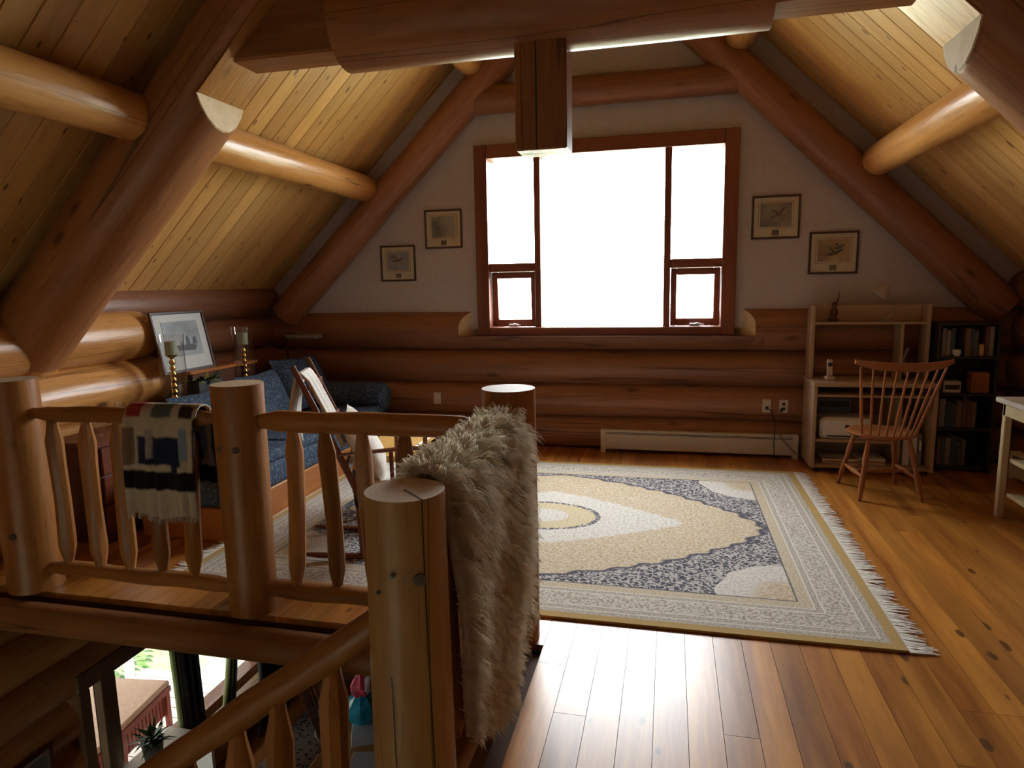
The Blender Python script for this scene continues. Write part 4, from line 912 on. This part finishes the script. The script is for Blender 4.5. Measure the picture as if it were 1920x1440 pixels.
windsor('windsor_chair', 'dark spindle back chair at the table on the floor below', (-2.72, 4.72, -2.688), math.radians(-62), DCH, n=9, top=.56)
lt = thing('lower_table', 'wooden table with papers on the floor below', 'table', (-1.75, 4.45, -2.688)); MB().box(-.75, .8, -.75, .6, .72, .755, .008).obj('tabletop', ORWOOD['x'], lt)
for x in (-.66, .66):
    for y in (-.66, .46): MB().box(x, x+.06, y, y+.06, 0, .72, .004).obj('leg', ORWOOD['z'], lt)
for i, (x, y, a, lab) in enumerate(((-2.25, 4.30, 25, 'white sheet of paper at the lower table edge'), (-2.10, 3.95, 12, 'second white sheet of paper near the stair on lower table'))):
    s = thing('paper_sheet', lab, 'paper', (x, y, -1.931), math.radians(a)); MB().box(-.11, .14, -.15, .15, 0, .012, .002).obj('sheet', plain('paper_white_%d' % i, (.75, .77, .82), .6, .02), s)
fd = thing('folder', 'tan folder under the white paper on the lower table', 'folder', (-2.28, 4.18, -1.933), math.radians(20)); MB().box(-.1, .2, -.16, .12, 0, .006).obj('cover', YEWOOD['x'], fd)
gb_ = thing('gift_bundle', 'shiny teal bundle topped with red and white cloth on the floor below', 'bundle', (-2.36, 4.46, -1.933))
TEAL = plain('teal_satin', (.02, .26, .36), .2, .5, 14); REDC = plain('red_cloth', (.62, .05, .08), .5, .4, 20); WRC = plain('white_red_cloth', (.65, .55, .5), .6, .3, 25)
mb = MB().lathe([(.0, 0), (.10, .005), (.135, .07), (.12, .15), (.06, .215), (.05, .23), (.0, .23)], 26, close=False)
for v in mb.v: a = math.atan2(v.y, v.x); k = 1+.10*math.sin(a*9)*min(1, v.z*6); v.x *= k; v.y *= k
mb.obj('satin_wrap', TEAL, gb_, True)
mb = MB().lathe([(.05, .21), (.08, .26), (.075, .30), (.04, .36), (.02, .40), (.0, .405)], 22, close=False)
for v in mb.v: a = math.atan2(v.y, v.x); k = 1+.18*math.sin(a*5+v.z*20); v.x *= k; v.y *= k
mb.obj('red_cloth', REDC, gb_, True); MB().tube([(.03, -.02, .22), (.07, -.03, .28), (.06, 0, .35), (.09, .02, .41)], [.02, .03, .025, .012], 8).obj('white_cloth', WRC, gb_, True)
lrg = NT('lower_rug_pattern'); lv = lrg.coords(); lrg.out(lrg.ramp(lrg.vor(lv, 22), (.2, (.03, .03, .04)), (.4, (.35, .34, .33))), .95)
lr_ = thing('patterned_rug', 'black and white patterned rug on the floor below', 'rug', (-2.6, 4.5, -2.7)); MB().box(-.9, .9, -.9, 1.2, .0, .012).obj('pile', lrg.m, lr_)
picture('framed_picture', 'dark framed picture on the lower log wall left of window', TR(-3.785, 2.86, -1.52) @ RZ(90), .34, .42, .025, DKWOOD['z'], GREYP, None, (.05, .05, .05), False, None)
# ============================================================ OUTSIDE THE LOWER WINDOW
struct(MB().prism([(-4.3, -.35), (-7.6, -.95), (-7.6, -.83), (-4.3, -.23)], 1.5, 9.0).obj('added_shade_roof', plain('shade_roof_boards', (.25, .13, .06), .7)))  # unseen roof, added to shade the deck and bench below
dkm = plain('weathered_deck', (.62, .58, .53), .8, .08)
deck = bpy.data.objects.new('deck_outside', None); COL.objects.link(deck); struct(deck)
for i in range(24): MB().box(-6.1, -4.25, 2.6+.15*i, 2.6+.15*i+.14, -3.04, -3.0, .003).obj('deck_board', dkm, deck)
tub = thing('deck_bench', 'red slatted bench with tan top on the deck outside', 'bench', (-5.05, 4.5, -3.0), math.radians(8))
RED = plain('red_stain', (.28, .06, .05), .7, .15); MB().box(-.9, .42, -.9, .36, .45, .72).obj('body', RED, tub); MB().box(-.94, .47, -.94, .41, .74, .80, .02).obj('bench_top', plain('tan_lid', (.50, .34, .24), .7, .08), tub)
for i in range(25): MB().box(.42, .435, -.88+.05*i, -.84+.05*i, .47, .70, .003).obj('slat', RED, tub)
for y in (-.94, -.30, .34): MB().box(.425, .46, y, y+.06, 0, .74, .004).obj('post', RED, tub)
MB().box(.43, .47, -.94, .41, .68, .74, .004).obj('top_rail', RED, tub)
dr = thing('deck_rail', 'grey wooden rail along the deck edge outside', 'railing', (-6.0, 4.3, -3.0)); MB().box(-.04, .04, -1.6, 1.9, .35, .42, .006).obj('rail', dkm, dr)
for y in (-1.5, 0, 1.5): MB().box(-.04, .04, y, y+.08, 0, .35, .005).obj('post', dkm, dr)
pp = tag(log('porch_post', (-5.9, 8.6, -3.0), (-5.9, 8.6, -.6), .09, .085, LOG['z'], seed=300), 'log porch post at the far end of the deck outside', 'post')
def bush(label, loc, r, n, seed, mats):
    b = thing('bush', label, 'bush', loc, 0, 'bushes beyond the deck'); rnd = random.Random(seed)
    mb = MB()
    for i in range(6): a = i; mb.tube([(0, 0, 0), (r*.3*math.cos(a), r*.3*math.sin(a), r*.7), (r*.7*math.cos(a), r*.7*math.sin(a), r*1.5)], [.03, .02, .008], 5)
    mb.obj('stems', DKWOOD['z'], b)
    for k, mt in enumerate(mats):
        mb = MB()
        for i in range(n):
            d = Vector((rnd.gauss(0, 1), rnd.gauss(0, 1), rnd.gauss(0, 1))).normalized(); p = Vector((d.x*r, d.y*r, r*.95+d.z*r*.9))*rnd.uniform(.6, 1)
            leaf_mb(mb, p, d+Vector((0, 0, .4)), rnd.uniform(.08, .15), rnd.uniform(.02, .04))
        o = mb.obj('foliage', mt, b); o['kind'] = 'stuff'
bush('bright green bush behind the deck tub', (-7.0, 6.3, -3.5), .75, 420, 1, [LEAF['vivid'], LEAF['mid']]); bush('yellow green bush at the left beyond the deck', (-7.1, 4.6, -3.5), .7, 420, 2, [LEAF['vivid'], LEAF['yel']]); bush('green bush farthest right beyond the deck', (-7.0, 8.0, -3.5), .75, 420, 3, [LEAF['mid'], LEAF['vivid']])
